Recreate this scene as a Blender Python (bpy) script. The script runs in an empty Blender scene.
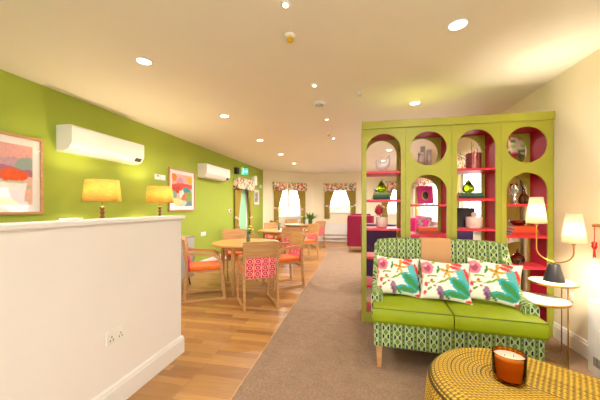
import bpy, bmesh, math, random
from mathutils import Vector, Matrix, noise
random.seed(7)
C = bpy.context.scene.collection
PI = math.pi
R = math.radians

# ------------------------------------------------------------------ colours
def lin(c): return c/12.92 if c <= .04045 else ((c+.055)/1.055)**2.4
def hx(h):
    h = h.lstrip('#')
    return tuple(lin(int(h[i:i+2], 16)/255) for i in (0, 2, 4))
def h4(h): return hx(h)+(1.0,)

# ------------------------------------------------------------------ node helpers
class E:
    def __init__(s, nt, o): s.nt, s.o = nt, o
    def _op(s, op, b=None, c=None, swap=False):
        n = s.nt.nodes.new('ShaderNodeMath'); n.operation = op
        ins = [s, b, c]
        if swap: ins = [b, s, c]
        for i, v in enumerate(ins):
            if v is None: continue
            if isinstance(v, E): s.nt.links.new(v.o, n.inputs[i])
            else: n.inputs[i].default_value = v
        return E(s.nt, n.outputs[0])
    def __add__(s, b): return s._op('ADD', b)
    def __sub__(s, b): return s._op('SUBTRACT', b)
    def __mul__(s, b): return s._op('MULTIPLY', b)
    def __truediv__(s, b): return s._op('DIVIDE', b)
    def __lt__(s, b): return s._op('LESS_THAN', b)
    def __gt__(s, b): return s._op('GREATER_THAN', b)
    def abs(s): return s._op('ABSOLUTE')
    def fract(s): return s._op('FRACT')
    def floor(s): return s._op('FLOOR')
    def sin(s): return s._op('SINE')
    def sqrt(s): return s._op('SQRT')
    def mx(s, b): return s._op('MAXIMUM', b)
    def mn(s, b): return s._op('MINIMUM', b)
def mixc(nt, f, a, b):
    n = nt.nodes.new('ShaderNodeMix'); n.data_type = 'RGBA'
    for sock, v in ((n.inputs[0], f), (n.inputs[6], a), (n.inputs[7], b)):
        if isinstance(v, E): nt.links.new(v.o, sock)
        elif hasattr(v, 'is_output'): nt.links.new(v, sock)
        else: sock.default_value = v
    return n.outputs[2]
def new_mat(name):
    m = bpy.data.materials.new(name); m.use_nodes = True
    nt = m.node_tree
    return m, nt, nt.nodes['Principled BSDF']
def coords(nt, kind='Object'):
    tc = nt.nodes.new('ShaderNodeTexCoord')
    return tc.outputs[kind]
def mapped(nt, vec, scale=(1, 1, 1), rot=(0, 0, 0)):
    n = nt.nodes.new('ShaderNodeMapping'); nt.links.new(vec, n.inputs[0])
    n.inputs['Scale'].default_value = scale; n.inputs['Rotation'].default_value = rot
    return n.outputs[0]
def noise_t(nt, vec, scale, detail=3):
    n = nt.nodes.new('ShaderNodeTexNoise'); nt.links.new(vec, n.inputs['Vector'])
    n.inputs['Scale'].default_value = scale; n.inputs['Detail'].default_value = detail
    return n.outputs[0]
def ramp(nt, fac, stops):
    n = nt.nodes.new('ShaderNodeValToRGB'); nt.links.new(fac, n.inputs[0])
    e = n.color_ramp.elements
    e[0].position, e[0].color = stops[0]; e[1].position, e[1].color = stops[-1]
    for p, c in stops[1:-1]:
        x = e.new(p); x.color = c
    return n.outputs[0]
def bump(nt, b, h, strength=.3, dist=.002):
    n = nt.nodes.new('ShaderNodeBump'); n.inputs['Strength'].default_value = strength
    n.inputs['Distance'].default_value = dist
    nt.links.new(h.o if isinstance(h, E) else h, n.inputs['Height']); nt.links.new(n.outputs[0], b.inputs['Normal'])
def plain(name, col, rough=.5, metal=0, var=.04, vs=30, bmp=0, spec=.5, coat=0, sheen=0):
    m, nt, b = new_mat(name)
    c = h4(col)
    v = coords(nt)
    nz = noise_t(nt, v, vs)
    d = tuple(x*(1-var) for x in c[:3])+(1,); l = tuple(min(1, x*(1+var)) for x in c[:3])+(1,)
    nt.links.new(ramp(nt, nz, [(.3, d), (.7, l)]), b.inputs['Base Color'])
    b.inputs['Roughness'].default_value = rough; b.inputs['Metallic'].default_value = metal
    b.inputs['Specular IOR Level'].default_value = spec
    b.inputs['Coat Weight'].default_value = coat
    b.inputs['Sheen Weight'].default_value = sheen
    if bmp: bump(nt, b, noise_t(nt, v, vs*6), bmp, .002)
    return m
def emit(name, col, strength):
    m, nt, b = new_mat(name)
    b.inputs['Base Color'].default_value = h4(col)
    b.inputs['Emission Color'].default_value = h4(col); b.inputs['Emission Strength'].default_value = strength
    return m
def wood(name, dark, light, rough=.4, sc=(3, 40, 40), rot=(0, 0, 0)):
    m, nt, b = new_mat(name)
    v = mapped(nt, coords(nt), sc, rot)
    nt.links.new(ramp(nt, noise_t(nt, v, 1.2, 5), [(.3, h4(dark)), (.7, h4(light))]), b.inputs['Base Color'])
    b.inputs['Roughness'].default_value = rough
    return m
def attr_mat(name, rough=.7, bmp=0, attr='Col', sheen=0):
    m, nt, b = new_mat(name)
    a = nt.nodes.new('ShaderNodeVertexColor'); a.layer_name = attr
    nt.links.new(a.outputs[0], b.inputs['Base Color']); b.inputs['Roughness'].default_value = rough
    b.inputs['Specular IOR Level'].default_value = .2
    if bmp: bump(nt, b, noise_t(nt, coords(nt), 400), bmp, .001)
    return m
def glass(name, col='ffffff', rough=.03, ior=1.45):
    m, nt, b = new_mat(name)
    b.inputs['Base Color'].default_value = h4(col); b.inputs['Transmission Weight'].default_value = 1
    b.inputs['Roughness'].default_value = rough; b.inputs['IOR'].default_value = ior
    return m
def pane_glass(name):
    m = bpy.data.materials.new(name); m.use_nodes = True; nt = m.node_tree
    nt.nodes.remove(nt.nodes['Principled BSDF'])
    out = nt.nodes['Material Output']
    t = nt.nodes.new('ShaderNodeBsdfTransparent'); g = nt.nodes.new('ShaderNodeBsdfGlossy'); g.inputs['Roughness'].default_value = .02
    f = nt.nodes.new('ShaderNodeLayerWeight'); f.inputs[0].default_value = .5
    fe = E(nt, f.outputs[1]); fe = fe*fe*fe*fe*.35+.03
    mx = nt.nodes.new('ShaderNodeMixShader')
    nt.links.new(fe.o, mx.inputs[0]); nt.links.new(t.outputs[0], mx.inputs[1]); nt.links.new(g.outputs[0], mx.inputs[2])
    nt.links.new(mx.outputs[0], out.inputs[0])
    return m
def shade_mat(name, col, weave=True, glow=0):
    """lamp shade cloth: part diffuse, part translucent"""
    m = bpy.data.materials.new(name); m.use_nodes = True; nt = m.node_tree
    nt.nodes.remove(nt.nodes['Principled BSDF']); out = nt.nodes['Material Output']
    d = nt.nodes.new('ShaderNodeBsdfDiffuse'); t = nt.nodes.new('ShaderNodeBsdfTranslucent'); mx = nt.nodes.new('ShaderNodeMixShader')
    c = h4(col)
    if weave:
        v = mapped(nt, coords(nt), (14, 14, 120))
        cc = ramp(nt, noise_t(nt, v, 1.5, 2), [(.3, tuple(x*.72 for x in c[:3])+(1,)), (.7, c)])
        nt.links.new(cc, d.inputs[0]); nt.links.new(cc, t.inputs[0])
    else:
        d.inputs[0].default_value = c; t.inputs[0].default_value = c
    mx.inputs[0].default_value = .55
    nt.links.new(d.outputs[0], mx.inputs[1]); nt.links.new(t.outputs[0], mx.inputs[2]); nt.links.new(mx.outputs[0], out.inputs[0])
    return m

# ------------------------------------------------------------------ mesh helpers
class MB:
    def __init__(s): s.bm = bmesh.new()
    def _add(s, verts, faces, mtx=None, smooth=False):
        vs = [s.bm.verts.new(mtx @ Vector(v) if mtx else Vector(v)) for v in verts]
        fs = []
        for f in faces:
            try:
                fc = s.bm.faces.new([vs[i] for i in f]); fc.smooth = smooth; fs.append(fc)
            except ValueError: pass
        return vs, fs
    def box(s, x0, x1, y0, y1, z0, z1, bev=0, seg=2, mtx=None, smooth=False):
        v = [(x0, y0, z0), (x1, y0, z0), (x1, y1, z0), (x0, y1, z0), (x0, y0, z1), (x1, y0, z1), (x1, y1, z1), (x0, y1, z1)]
        f = [(3, 2, 1, 0), (4, 5, 6, 7), (0, 1, 5, 4), (1, 2, 6, 5), (2, 3, 7, 6), (3, 0, 4, 7)]
        vs, fs = s._add(v, f, mtx)
        if bev:
            es = list({e for fc in fs for e in fc.edges})
            r = bmesh.ops.bevel(s.bm, geom=es, offset=bev, segments=seg, profile=.6, affect='EDGES')
            if smooth:
                for fc in r['faces']: fc.smooth = True
        return s
    def lathe(s, prof, c=(0, 0, 0), n=24, mtx=None, smooth=True, sx=1, sy=1):
        """prof: (r, z) pairs bottom to top"""
        v, f = [], []
        for r, z in prof:
            for i in range(n):
                a = 2*PI*i/n; v.append((c[0]+r*sx*math.cos(a), c[1]+r*sy*math.sin(a), c[2]+z))
        m = len(prof)
        for j in range(m-1):
            for i in range(n):
                k = (i+1) % n; f.append((j*n+i, j*n+k, (j+1)*n+k, (j+1)*n+i))
        if prof[0][0] > 1e-6: f.append(tuple(range(n-1, -1, -1)))
        if prof[-1][0] > 1e-6: f.append(tuple((m-1)*n+i for i in range(n)))
        s._add(v, f, mtx, smooth); return s
    def sweep(s, pts, sec, up=(0, 0, 1), closed=False, mtx=None, smooth=False, scales=None):
        P = [Vector(p) for p in pts]; n = len(P); m = len(sec); v, f = [], []
        up = Vector(up)
        for i, p in enumerate(P):
            if closed: t = P[(i+1) % n]-P[i-1]
            else: t = P[min(i+1, n-1)]-P[max(i-1, 0)]
            t.normalize(); a = up-t*up.dot(t)
            if a.length < 1e-4: a = Vector((1, 0, 0))-t*t.x
            a.normalize(); b = t.cross(a)
            # mitre
            k = 1.0
            if 0 < i < n-1 or closed:
                d1 = (P[i]-P[i-1]).normalized(); c = max(.35, d1.dot(t)); k = 1/c
            sc = scales[i] if scales else 1
            for (u, w) in sec: v.append(p+a*(u*sc)+b*(w*sc*(k if abs(up.dot(t)) < .02 else 1)))
        for i in range(n if closed else n-1):
            j = (i+1) % n
            for q in range(m):
                r = (q+1) % m; f.append((i*m+q, i*m+r, j*m+r, j*m+q))
        if not closed:
            f.append(tuple(range(m-1, -1, -1))); f.append(tuple((n-1)*m+q for q in range(m)))
        s._add(v, f, mtx, smooth); return s
    def tube(s, pts, r, n=10, closed=False, mtx=None, smooth=True):
        rs = r if isinstance(r, (list, tuple)) else [r]*len(pts)
        P = [Vector(p) for p in pts]; N = len(P); v, f = [], []
        t0 = (P[1]-P[0]).normalized(); a = t0.orthogonal().normalized()
        for i in range(N):
            if closed: t = (P[(i+1) % N]-P[i-1]).normalized()
            else: t = (P[min(i+1, N-1)]-P[max(i-1, 0)]).normalized()
            a = (a-t*a.dot(t)); a = a.normalized() if a.length > 1e-6 else t.orthogonal().normalized()
            b = t.cross(a)
            for q in range(n):
                an = 2*PI*q/n; v.append(P[i]+(a*math.cos(an)+b*math.sin(an))*rs[i])
        for i in range(N if closed else N-1):
            j = (i+1) % N
            for q in range(n):
                w = (q+1) % n; f.append((i*n+q, i*n+w, j*n+w, j*n+q))
        if not closed:
            f.append(tuple(range(n-1, -1, -1))); f.append(tuple((N-1)*n+q for q in range(n)))
        s._add(v, f, mtx, smooth); return s
    def surf(s, fn, nu, nv, mtx=None, smooth=True, wrap=False):
        v, f = [], []
        for j in range(nv+1):
            for i in range(nu+1): v.append(fn(i/nu, j/nv))
        w = nu+1
        for j in range(nv):
            for i in range(nu): f.append((j*w+i, j*w+i+1, (j+1)*w+i+1, (j+1)*w+i))
        s._add(v, f, mtx, smooth); return s
    def ball(s, c, rx, ry=None, rz=None, nu=16, nv=10, mtx=None):
        ry = ry or rx; rz = rz or rx
        pr = [(max(math.sin(PI*j/nv), 0), -math.cos(PI*j/nv)) for j in range(nv+1)]
        M = Matrix.Translation(c) @ Matrix.Diagonal((rx, ry, rz, 1))
        if mtx: M = mtx @ M
        s.lathe([(max(r, 0), z) for r, z in pr], (0, 0, 0), nu, M); return s
    def prism(s, poly, z0, z1, mtx=None, bev=0):
        n = len(poly); v = [(x, y, z0) for x, y in poly]+[(x, y, z1) for x, y in poly]
        f = [tuple(range(n-1, -1, -1)), tuple(range(n, 2*n))]+[(i, (i+1) % n, n+(i+1) % n, n+i) for i in range(n)]
        vs, fs = s._add(v, f, mtx)
        if bev: bmesh.ops.bevel(s.bm, geom=list({e for fc in fs for e in fc.edges}), offset=bev, segments=2, profile=.5, affect='EDGES')
        return s
    def build(s, name, mat, parent=None, uvfn=None, col=None, weld=True, loc=None):
        bm = s.bm
        if weld: bmesh.ops.remove_doubles(bm, verts=bm.verts, dist=1e-5)
        bmesh.ops.recalc_face_normals(bm, faces=bm.faces)
        uv = bm.loops.layers.uv.new('UVMap')
        for fc in bm.faces:
            n = fc.normal; ax = max(range(3), key=lambda i: abs(n[i]))
            for lp in fc.loops:
                p = lp.vert.co
                if uvfn: lp[uv].uv = uvfn(p, n)
                else: lp[uv].uv = (p.y, p.z) if ax == 0 else ((p.x, p.z) if ax == 1 else (p.x, p.y))
        me = bpy.data.meshes.new(name); bm.to_mesh(me); bm.free()
        if col:
            at = me.color_attributes.new('Col', 'FLOAT_COLOR', 'POINT')
            for i, v in enumerate(me.vertices): at.data[i].color = tuple(col(v.co, v.normal))+(1,)
        me.materials.append(mat)
        return link(name, me, parent, loc)
def link(name, me, parent=None, loc=None):
    o = bpy.data.objects.new(name, me); C.objects.link(o)
    if parent: o.parent = parent
    if loc: o.location = loc
    return o
def tag(o, label, cat=None, group=None, kind=None):
    o['label'] = label
    if cat: o['category'] = cat
    if group: o['group'] = group
    if kind: o['kind'] = kind
    return o
def thing(name, label, cat, loc=(0, 0, 0), rz=0, group=None):
    o = bpy.data.objects.new(name, None); C.objects.link(o); o.empty_display_size = .1
    o.location = loc; o.rotation_euler = (0, 0, rz)
    return tag(o, label, cat, group)
def struct(o): o['kind'] = 'structure'; return o
def kids(o): return [c for c in bpy.data.objects if c.parent == o]
def dup(root, loc, rz, label, group=None):
    def rec(o, par):
        c = o.copy(); C.objects.link(c); c.parent = par
        for k in kids(o): rec(k, c)
        return c
    r = rec(root, None); r.location = loc; r.rotation_euler = (0, 0, rz); r['label'] = label
    if group: r['group'] = group
    return r
def profile_curve(splines, depth):
    """flat plate with holes from 2D outlines, returned as a mesh in XY, thickness centred on z"""
    cu = bpy.data.curves.new('tmp', 'CURVE'); cu.dimensions = '2D'; cu.fill_mode = 'BOTH'; cu.extrude = depth/2
    for pts in splines:
        sp = cu.splines.new('POLY'); sp.points.add(len(pts)-1); sp.use_cyclic_u = True
        for i, (x, y) in enumerate(pts): sp.points[i].co = (x, y, 0, 1)
    o = bpy.data.objects.new('tmp', cu); C.objects.link(o)
    dg = bpy.context.evaluated_depsgraph_get(); me = bpy.data.meshes.new_from_object(o.evaluated_get(dg))
    bpy.data.objects.remove(o); bpy.data.curves.remove(cu)
    return me
# camera constants and room sizes
SN, CS, F, HOR, EYE = math.sin(R(11.47)), math.cos(R(11.47)), 286.0, 207.0, 1.3
def wx(px, Y):
    t = (px-300)/F; return Y*(CS*t-SN)/(CS+SN*t)
def wz(px, py, Y):
    t = (px-300)/F; return EYE+(HOR-py)/F*Y/(CS+SN*t)
CEIL = 2.59; XL = -3.28; XR = 1.925; YF = 10.85; YB = -2.6
BX, BY = -1.72, YF          # where the slanted window wall meets the far wall
AX, AY = XL, 9.6            # where it meets the green wall

# ------------------------------------------------------------------ materials
M = {}
M['cream'] = plain('cream wall paint', 'f4ebdc', .85, var=.015, vs=3, spec=.2)
M['cream_yellow'] = plain('warm cream wall paint', 'f6ebcc', .85, var=.015, vs=3, spec=.2)
M['green_wall'] = plain('lime green wall paint', 'a4b446', .8, var=.015, vs=3, spec=.25)
M['ceiling'] = plain('warm white ceiling paint', 'f3ecdd', .9, var=.01, vs=2, spec=.1)
M['white'] = plain('white gloss paint', 'f2efea', .35, var=.01)
M['white_plastic'] = plain('white plastic', 'f1efe8', .4, var=.01)
M['grey_metal'] = plain('grey lacquer', 'b9b9b4', .4, var=.02)
M['dark'] = plain('dark slot', '2a2624', .6)
M['oak'] = wood('pale beech', 'b98650', 'cd9f68', .42, (4, 4, 30))
M['oak_top'] = wood('beech table top', 'c08d4c', 'd0a35e', .3, (3, 30, 3))
M['art_frame'] = wood('oak picture frame', 'bb8a57', 'd0a070', .5)
M['orange'] = plain('orange upholstery', 'ee7012', .75, var=.06, vs=60, bmp=.2, sheen=.2)
M['mustard'] = plain('mustard upholstery', 'c8962c', .8, var=.05, bmp=.2)
M['maroon'] = plain('crimson velvet', '8c0836', .85, var=.06, vs=12, bmp=.15, sheen=.05)
M['magenta'] = plain('magenta velvet', 'c41d6d', .8, var=.06, vs=12, sheen=.2)
M['purple'] = plain('dark purple velvet', '3d1650', .75, var=.1, vs=12, sheen=.4)
M['lime_leather'] = plain('lime leather', '91a004', .5, var=.04, vs=8, bmp=.12, spec=.3)
M['olive_piping'] = plain('dark olive piping', '4d5c12', .5)
M['shelf_green'] = plain('olive lime lacquer', 'a9a733', .45, var=.015, vs=4)
M['crimson'] = plain('crimson lacquer', 'b50c30', .5, var=.05, vs=9, spec=.25)
M['shelf_red'] = plain('coral red lacquer', 'df2b3c', .4, var=.02)
M['brass'] = plain('brushed brass', 'c99b4e', .28, 1, var=.05)
M['black_metal'] = plain('black satin metal', '1c1b1e', .4, .2)
M['olive_cloth'] = plain('olive curtain cloth', 'b59a42', .85, var=.06, vs=20, bmp=.1)
M['tan'] = None
M['leaf'] = plain('green leaf', '4f8a25', .5, var=.25, vs=12)
M['leaf_dark'] = plain('dark green leaf', '2f5526', .5, var=.25, vs=12)
M['ceramic'] = plain('white glazed ceramic', 'ece4dc', .25, var=.02)
M['pink_ceramic'] = plain('blush ceramic', 'e9cfc0', .4, var=.03)
M['attr_cloth'] = attr_mat('printed cloth', .8, .15)
M['attr_paper'] = attr_mat('printed paper', .6)
M['pane'] = pane_glass('window glass')
M['clear_glass'] = glass('clear glass', 'f4fbf6', .02)
M['green_glass'] = glass('green glass', '8fb514', .04)
M['amber_glass'] = glass('amber glass', 'cf8830', .03, 1.2)
M['smoke_glass'] = glass('smoked brown glass', '7a5a3c', .05)
M['red_glass'] = glass('red glass', 'd4202c', .05)
M['wax'] = plain('cream wax', 'fbeedc', .6, var=.01)
M['soil'] = plain('soil', '3b2a1d', .9, var=.2)
M['grass'] = plain('lawn', '7d9a4c', .9, var=.2, vs=4)
M['bounce_paving'] = plain('pale paving', 'c9c2b6', .9, var=.08, vs=3)  # outdoor ground made pale so it bounces daylight up to the ceiling
M['bush'] = plain('hedge foliage', '6c8a45', .9, var=.3, vs=5)

def mat_floor():
    m, nt, b = new_mat('oak plank vinyl')
    v = coords(nt)
    br = nt.nodes.new('ShaderNodeTexBrick'); nt.links.new(v, br.inputs['Vector'])
    br.inputs['Scale'].default_value = 1; br.inputs['Brick Width'].default_value = .62; br.inputs['Row Height'].default_value = .075
    br.inputs['Mortar Size'].default_value = .0008; br.inputs['Mortar Smooth'].default_value = 0
    br.inputs['Color1'].default_value = h4('855226'); br.inputs['Color2'].default_value = h4('c2914f'); br.inputs['Mortar'].default_value = h4('6e4720')
    br.offset = .37; br.offset_frequency = 3
    g = noise_t(nt, mapped(nt, v, (3, 45, 1)), 1.5, 5)
    gc = ramp(nt, g, [(.3, h4('9c6a34')), (.72, h4('c2925a'))])
    nt.links.new(mixc(nt, .3, br.outputs[0], gc), b.inputs['Base Color'])
    b.inputs['Roughness'].default_value = .36
    bump(nt, b, g, .05, .001); return m
def mat_carpet():
    m, nt, b = new_mat('taupe carpet')
    v = coords(nt)
    c = ramp(nt, noise_t(nt, v, 90, 4), [(.25, h4('775f4b')), (.75, h4('b3967c'))])
    c2 = ramp(nt, noise_t(nt, v, 9, 3), [(.3, h4('8f745e')), (.7, h4('a0856c'))])
    nt.links.new(mixc(nt, .5, c, c2), b.inputs['Base Color']); b.inputs['Roughness'].default_value = .95
    b.inputs['Specular IOR Level'].default_value = .1
    bump(nt, b, noise_t(nt, v, 260, 3), .6, .004); return m
def uvxy(nt):
    s = nt.nodes.new('ShaderNodeSeparateXYZ'); nt.links.new(coords(nt, 'UV'), s.inputs[0])
    return E(nt, s.outputs[0]), E(nt, s.outputs[1])
def mat_geo():
    m, nt, b = new_mat('green geometric weave')
    U, V = uvxy(nt)
    u = (U/.088).fract()-.5; v = ((V/.066).fract()-.5)*2
    au = u.abs(); a = au/.29
    av = v.abs()
    base = mixc(nt, au < .29, h4('76914a'), h4('93a95c'))
    dia = a+av
    c = mixc(nt, ((dia-1).abs() < .085).mn(au < .29), base, h4('d2d6ae'))           # cream lozenge outline
    r = (a*a+v*v).sqrt()
    c = mixc(nt, ((r-.42).abs() < .12).mn(au < .29), c, h4('5d7f3c'))
    c = mixc(nt, r < .16, c, h4('2a3d2c'))
    a2 = a-.72; v2 = av-.80
    c = mixc(nt, (a2*a2+v2*v2) < .07, c, h4('1e2440'))                             # navy corners
    c = mixc(nt, ((au-.315).abs() < .022), c, h4('d0d2a8'))                         # cream stripe
    b1 = (au-.5).abs()
    c = mixc(nt, (b1 < .045).mn((av-.5).abs() < .22), c, h4('22303a'))
    nt.links.new(c, b.inputs['Base Color']); b.inputs['Roughness'].default_value = .85
    b.inputs['Specular IOR Level'].default_value = .2
    bump(nt, b, noise_t(nt, coords(nt), 500, 2), .25, .001); return m
def mat_pink():
    m, nt, b = new_mat('pink lattice print')
    U, V = uvxy(nt)
    u = (U/.098).fract()-.5; v = ((V/.082).fract()-.5)
    au = u.abs()
    r = (u*u*1.3+v*v).sqrt()
    c = mixc(nt, r < .42, h4('e22a6c'), h4('fbc8a8'))
    c = mixc(nt, r < .33, c, h4('d60a58'))
    c = mixc(nt, (r < .12), c, h4('fbb9a4'))
    c = mixc(nt, (au > .46), c, h4('fbd0b8'))
    c = mixc(nt, ((au-.40).abs() < .018), c, h4('f0783c'))
    nt.links.new(c, b.inputs['Base Color']); b.inputs['Roughness'].default_value = .8
    return m
def mat_rope():
    """woven cord: UV.x = length along the cord, UV.y = ring number"""
    m, nt, b = new_mat('golden woven cord')
    U, V = uvxy(nt)
    ring = V.floor(); fv = V.fract()-.5
    tw = ((U/.022)+ring*.5+fv*.9).fract()-.5
    hgt = (tw.abs()*-2.2+1).mx(0)
    c = mixc(nt, hgt, h4('7a560e'), h4('ffd142'))
    nz = noise_t(nt, coords(nt), 18, 3)
    c = mixc(nt, E(nt, nz)*.35, c, h4('cf9f26'))
    c = mixc(nt, (fv.abs()*7-2.3).mx(0).mn(1), c, h4('4a3208'))
    nt.links.new(c, b.inputs['Base Color']); b.inputs['Roughness'].default_value = .45
    bump(nt, b, hgt, .8, .004); return m
def mat_herring():
    m, nt, b = new_mat('tan herringbone knit')
    U, V = uvxy(nt)
    z = ((U/.03).fract()-.5).abs()*.02
    st = ((V+z)/.009).fract()
    c = mixc(nt, (st-.5).abs()*1.6, h4('d9a874'), h4('b98352'))
    nt.links.new(c, b.inputs['Base Color']); b.inputs['Roughness'].default_value = .9
    bump(nt, b, (st-.5).abs(), .5, .003); return m
def mat_marble():
    m, nt, b = new_mat('pale marble')
    n = noise_t(nt, mapped(nt, coords(nt), (3, 3, 3)), 3, 8)
    nt.links.new(ramp(nt, n, [(.35, h4('d9cbb8')), (.5, h4('efe6da')), (.7, h4('f4eee6'))]), b.inputs['Base Color'])
    b.inputs['Roughness'].default_value = .25; return m
M['floor'] = mat_floor(); M['carpet'] = mat_carpet(); M['geo'] = mat_geo(); M['pink'] = mat_pink(); M['rope'] = mat_rope()
M['tan'] = mat_herring(); M['marble'] = mat_marble()
M['shade_yellow'] = shade_mat('yellow woven shade', 'efd487')
M['shade_white'] = shade_mat('white shade', 'fdf3dc', False)
M['lamp_glow'] = emit('downlight diffuser', 'fff3da', 8)
M['bulb'] = emit('bulb', 'ffd9a0', 12)

# ------------------------------------------------------------------ room shell
MB().box(XL-.2, -.84, YB-.2, YF+.2, -.1, 0).build('floor', M['floor'])
struct(bpy.data.objects['floor'])
MB().box(-.84, XR+.2, YB-.2, 8.2, -.1, .006).build('floor_carpet', M['carpet'])
struct(bpy.data.objects['floor_carpet'])
MB().box(-.84, XR+.2, 8.2, YF+.2, -.1, 0).build('floor_far', M['floor']); struct(bpy.data.objects['floor_far'])
MB().box(-.844, -.836, YB, 8.2, -.01, .0065).build('trim_1', M['oak']); struct(bpy.data.objects['trim_1'])
MB().box(XL-.2, XR+.2, YB-.2, YF+.2, CEIL, CEIL+.1).build('ceiling', M['ceiling']); struct(bpy.data.objects['ceiling'])

def wall(name, p0, p1, holes, mat, th=.16):
    """wall from p0 to p1 (inner face), room on the left of the direction; holes: (s0, s1, z0, z1)"""
    d = Vector((p1[0]-p0[0], p1[1]-p0[1], 0)); L = d.length; d.normalize(); n = Vector((d.y, -d.x, 0))
    mtx = Matrix(((d.x, n.x, 0, p0[0]), (d.y, n.y, 0, p0[1]), (0, 0, 1, 0), (0, 0, 0, 1)))
    b = MB(); s = 0
    for (s0, s1, z0, z1) in sorted(holes):
        b.box(s, s0, 0, th, 0, CEIL, mtx=mtx)
        if z0 > 0: b.box(s0, s1, 0, th, 0, z0, mtx=mtx)
        b.box(s0, s1, 0, th, z1, CEIL, mtx=mtx); s = s1
    b.box(s, L, 0, th, 0, CEIL, mtx=mtx)
    o = b.build(name, mat, weld=False); struct(o)
    return mtx
def window(name, mtx, s0, s1, z0, z1, nx=2, bars=0, sill=True, pane='pane'):
    r = MB(); w = .07; y0, y1 = .05, .10
    r.box(s0, s1, y0, y1, z0, z0+w, mtx=mtx).box(s0, s1, y0, y1, z1-w, z1, mtx=mtx)
    for i in range(nx+1):
        x = s0+(s1-s0-w)*i/nx; r.box(x, x+w, y0, y1, z0+w, z1-w, mtx=mtx)
    o = struct(r.build(name, M['white_plastic'], weld=False))
    g = MB().box(s0+w*.5, s1-w*.5, .072, .078, z0+w*.5, z1-w*.5, mtx=mtx).build('pane', M[pane], o)
    if bars:
        q = MB()
        for i in range(1, bars*nx):
            x = s0+(s1-s0)*i/(bars*nx); q.box(x-.006, x+.006, .066, .084, z0+w, z1-w, mtx=mtx)
        for k in range(1, 4):
            z = z0+(z1-z0)*k/4; q.box(s0+w, s1-w, .066, .084, z-.006, z+.006, mtx=mtx)
        q.build('glazing_bars', M['white_plastic'], o, weld=False)
    if sill: MB().box(s0-.05, s1+.05, -.06, .05, z0-.03, z0+.001, .005, mtx=mtx).build('window_sill', M['white'], o)
    return o
# green wall runs from far corner to the back (room on its left when walking towards -Y is +X)
def Mw(p0, p1): pass
DOOR = (7.35, 8.25, 0.0, 2.02)
gm = wall('wall_left', (AX, AY), (XL, YB), [(AY-DOOR[1], AY-DOOR[0], 0.0, 2.02)], M['green_wall'])
sm = wall('wall_slanted', (BX, BY), (AX, AY), [(.45, 1.50, .95, 2.02)], M['cream_yellow'])
fm = wall('wall_far', (XR, YF), (BX, BY), [(.20, .95, 1.05, 2.02), (XR+.25, XR+1.08, 1.10, 2.02)], M['cream_yellow'])
rm = wall('wall_right', (XR, YB), (XR, YF), [(4.2-YB, 6.05-YB, .95, 2.02), (7.5-YB, 9.9-YB, .95, 2.02)], M['cream_yellow'])
bm_ = wall('wall_back', (XL, YB), (XR, YB), [(.5, 2.4, .15, 2.3), (2.85, 4.85, .15, 2.3)], M['cream_yellow'])  # both openings are out of view, made large for fill daylight
window('window_1', sm, .45, 1.50, .95, 2.02, 2, 2)
window('window_2', fm, XR+.25, XR+1.08, 1.10, 2.02, 1)
window('window_3', fm, .20, .95, 1.05, 2.02, 1)
window('window_4', rm, 7.5-YB, 9.9-YB, .95, 2.02, 3)
window('window_5', rm, 4.2-YB, 6.05-YB, .95, 2.02, 2)
window('fill_window_6', bm_, .5, 2.4, .15, 2.3, 2)  # unseen window added behind the camera to brighten the room
window('fill_window_7', bm_, 2.85, 4.85, .15, 2.3, 2)  # second unseen window, likewise added for its daylight
# glazed door in the green wall
def door():
    s0, s1 = AY-DOOR[1], AY-DOOR[0]
    r = MB(); y0, y1 = .04, .10; w = .09
    r.box(s0, s1, y0, y1, 0.0, .2, mtx=gm).box(s0, s1, y0, y1, 1.93, 2.02, mtx=gm)
    r.box(s0, s0+w, y0, y1, .2, 1.93, mtx=gm).box(s1-w, s1, y0, y1, .2, 1.93, mtx=gm)
    o = struct(r.build('door_1', M['white_plastic'], weld=False))
    MB().box(s0+w*.6, s1-w*.6, .060, .080, .15, 1.95, mtx=gm).build('door_leaf', plain('mint paint', 'a9e0b4', .5), o)
    MB().box(s1-.07, s1-.03, -.0, .04, .95, 1.15, .004, mtx=gm).build('door_handle', M['brass'], o)
door()

def baseboard(name, p0, p1, h=.155, t=.018, flip=False, mat='white'):
    d = Vector((p1[0]-p0[0], p1[1]-p0[1], 0)); L = d.length; d.normalize(); n = Vector((-d.y, d.x, 0))
    mtx = Matrix(((d.x, n.x, 0, p0[0]), (d.y, n.y, 0, p0[1]), (0, 0, 1, 0), (0, 0, 0, 1)))
    prof = [(0, 0), (t, 0), (t, h*.80), (t*.75, h*.83), (t*.75, h*.87), (t*.55, h*.95), (0, h)]
    v, f = [], []
    for s in (0, L):
        for (y, z) in prof: v.append((s, y, z))
    k = len(prof); f = [tuple(range(k)), tuple(range(2*k-1, k-1, -1))]+[(i, i+k, (i+1) % k+k, (i+1) % k) for i in range(k)]
    b = MB(); b._add(v, f, mtx)
    return struct(b.build(name, M[mat]))
baseboard('baseboard_left', (AX, AY), (XL, 8.25)); baseboard('baseboard_left_near', (XL, 7.35), (XL, YB))
baseboard('baseboard_slanted', (BX, BY), (AX, AY))
baseboard('baseboard_far', (XR, YF), (BX, BY))
baseboard('baseboard_right', (XR, YB), (XR, YF))

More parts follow.
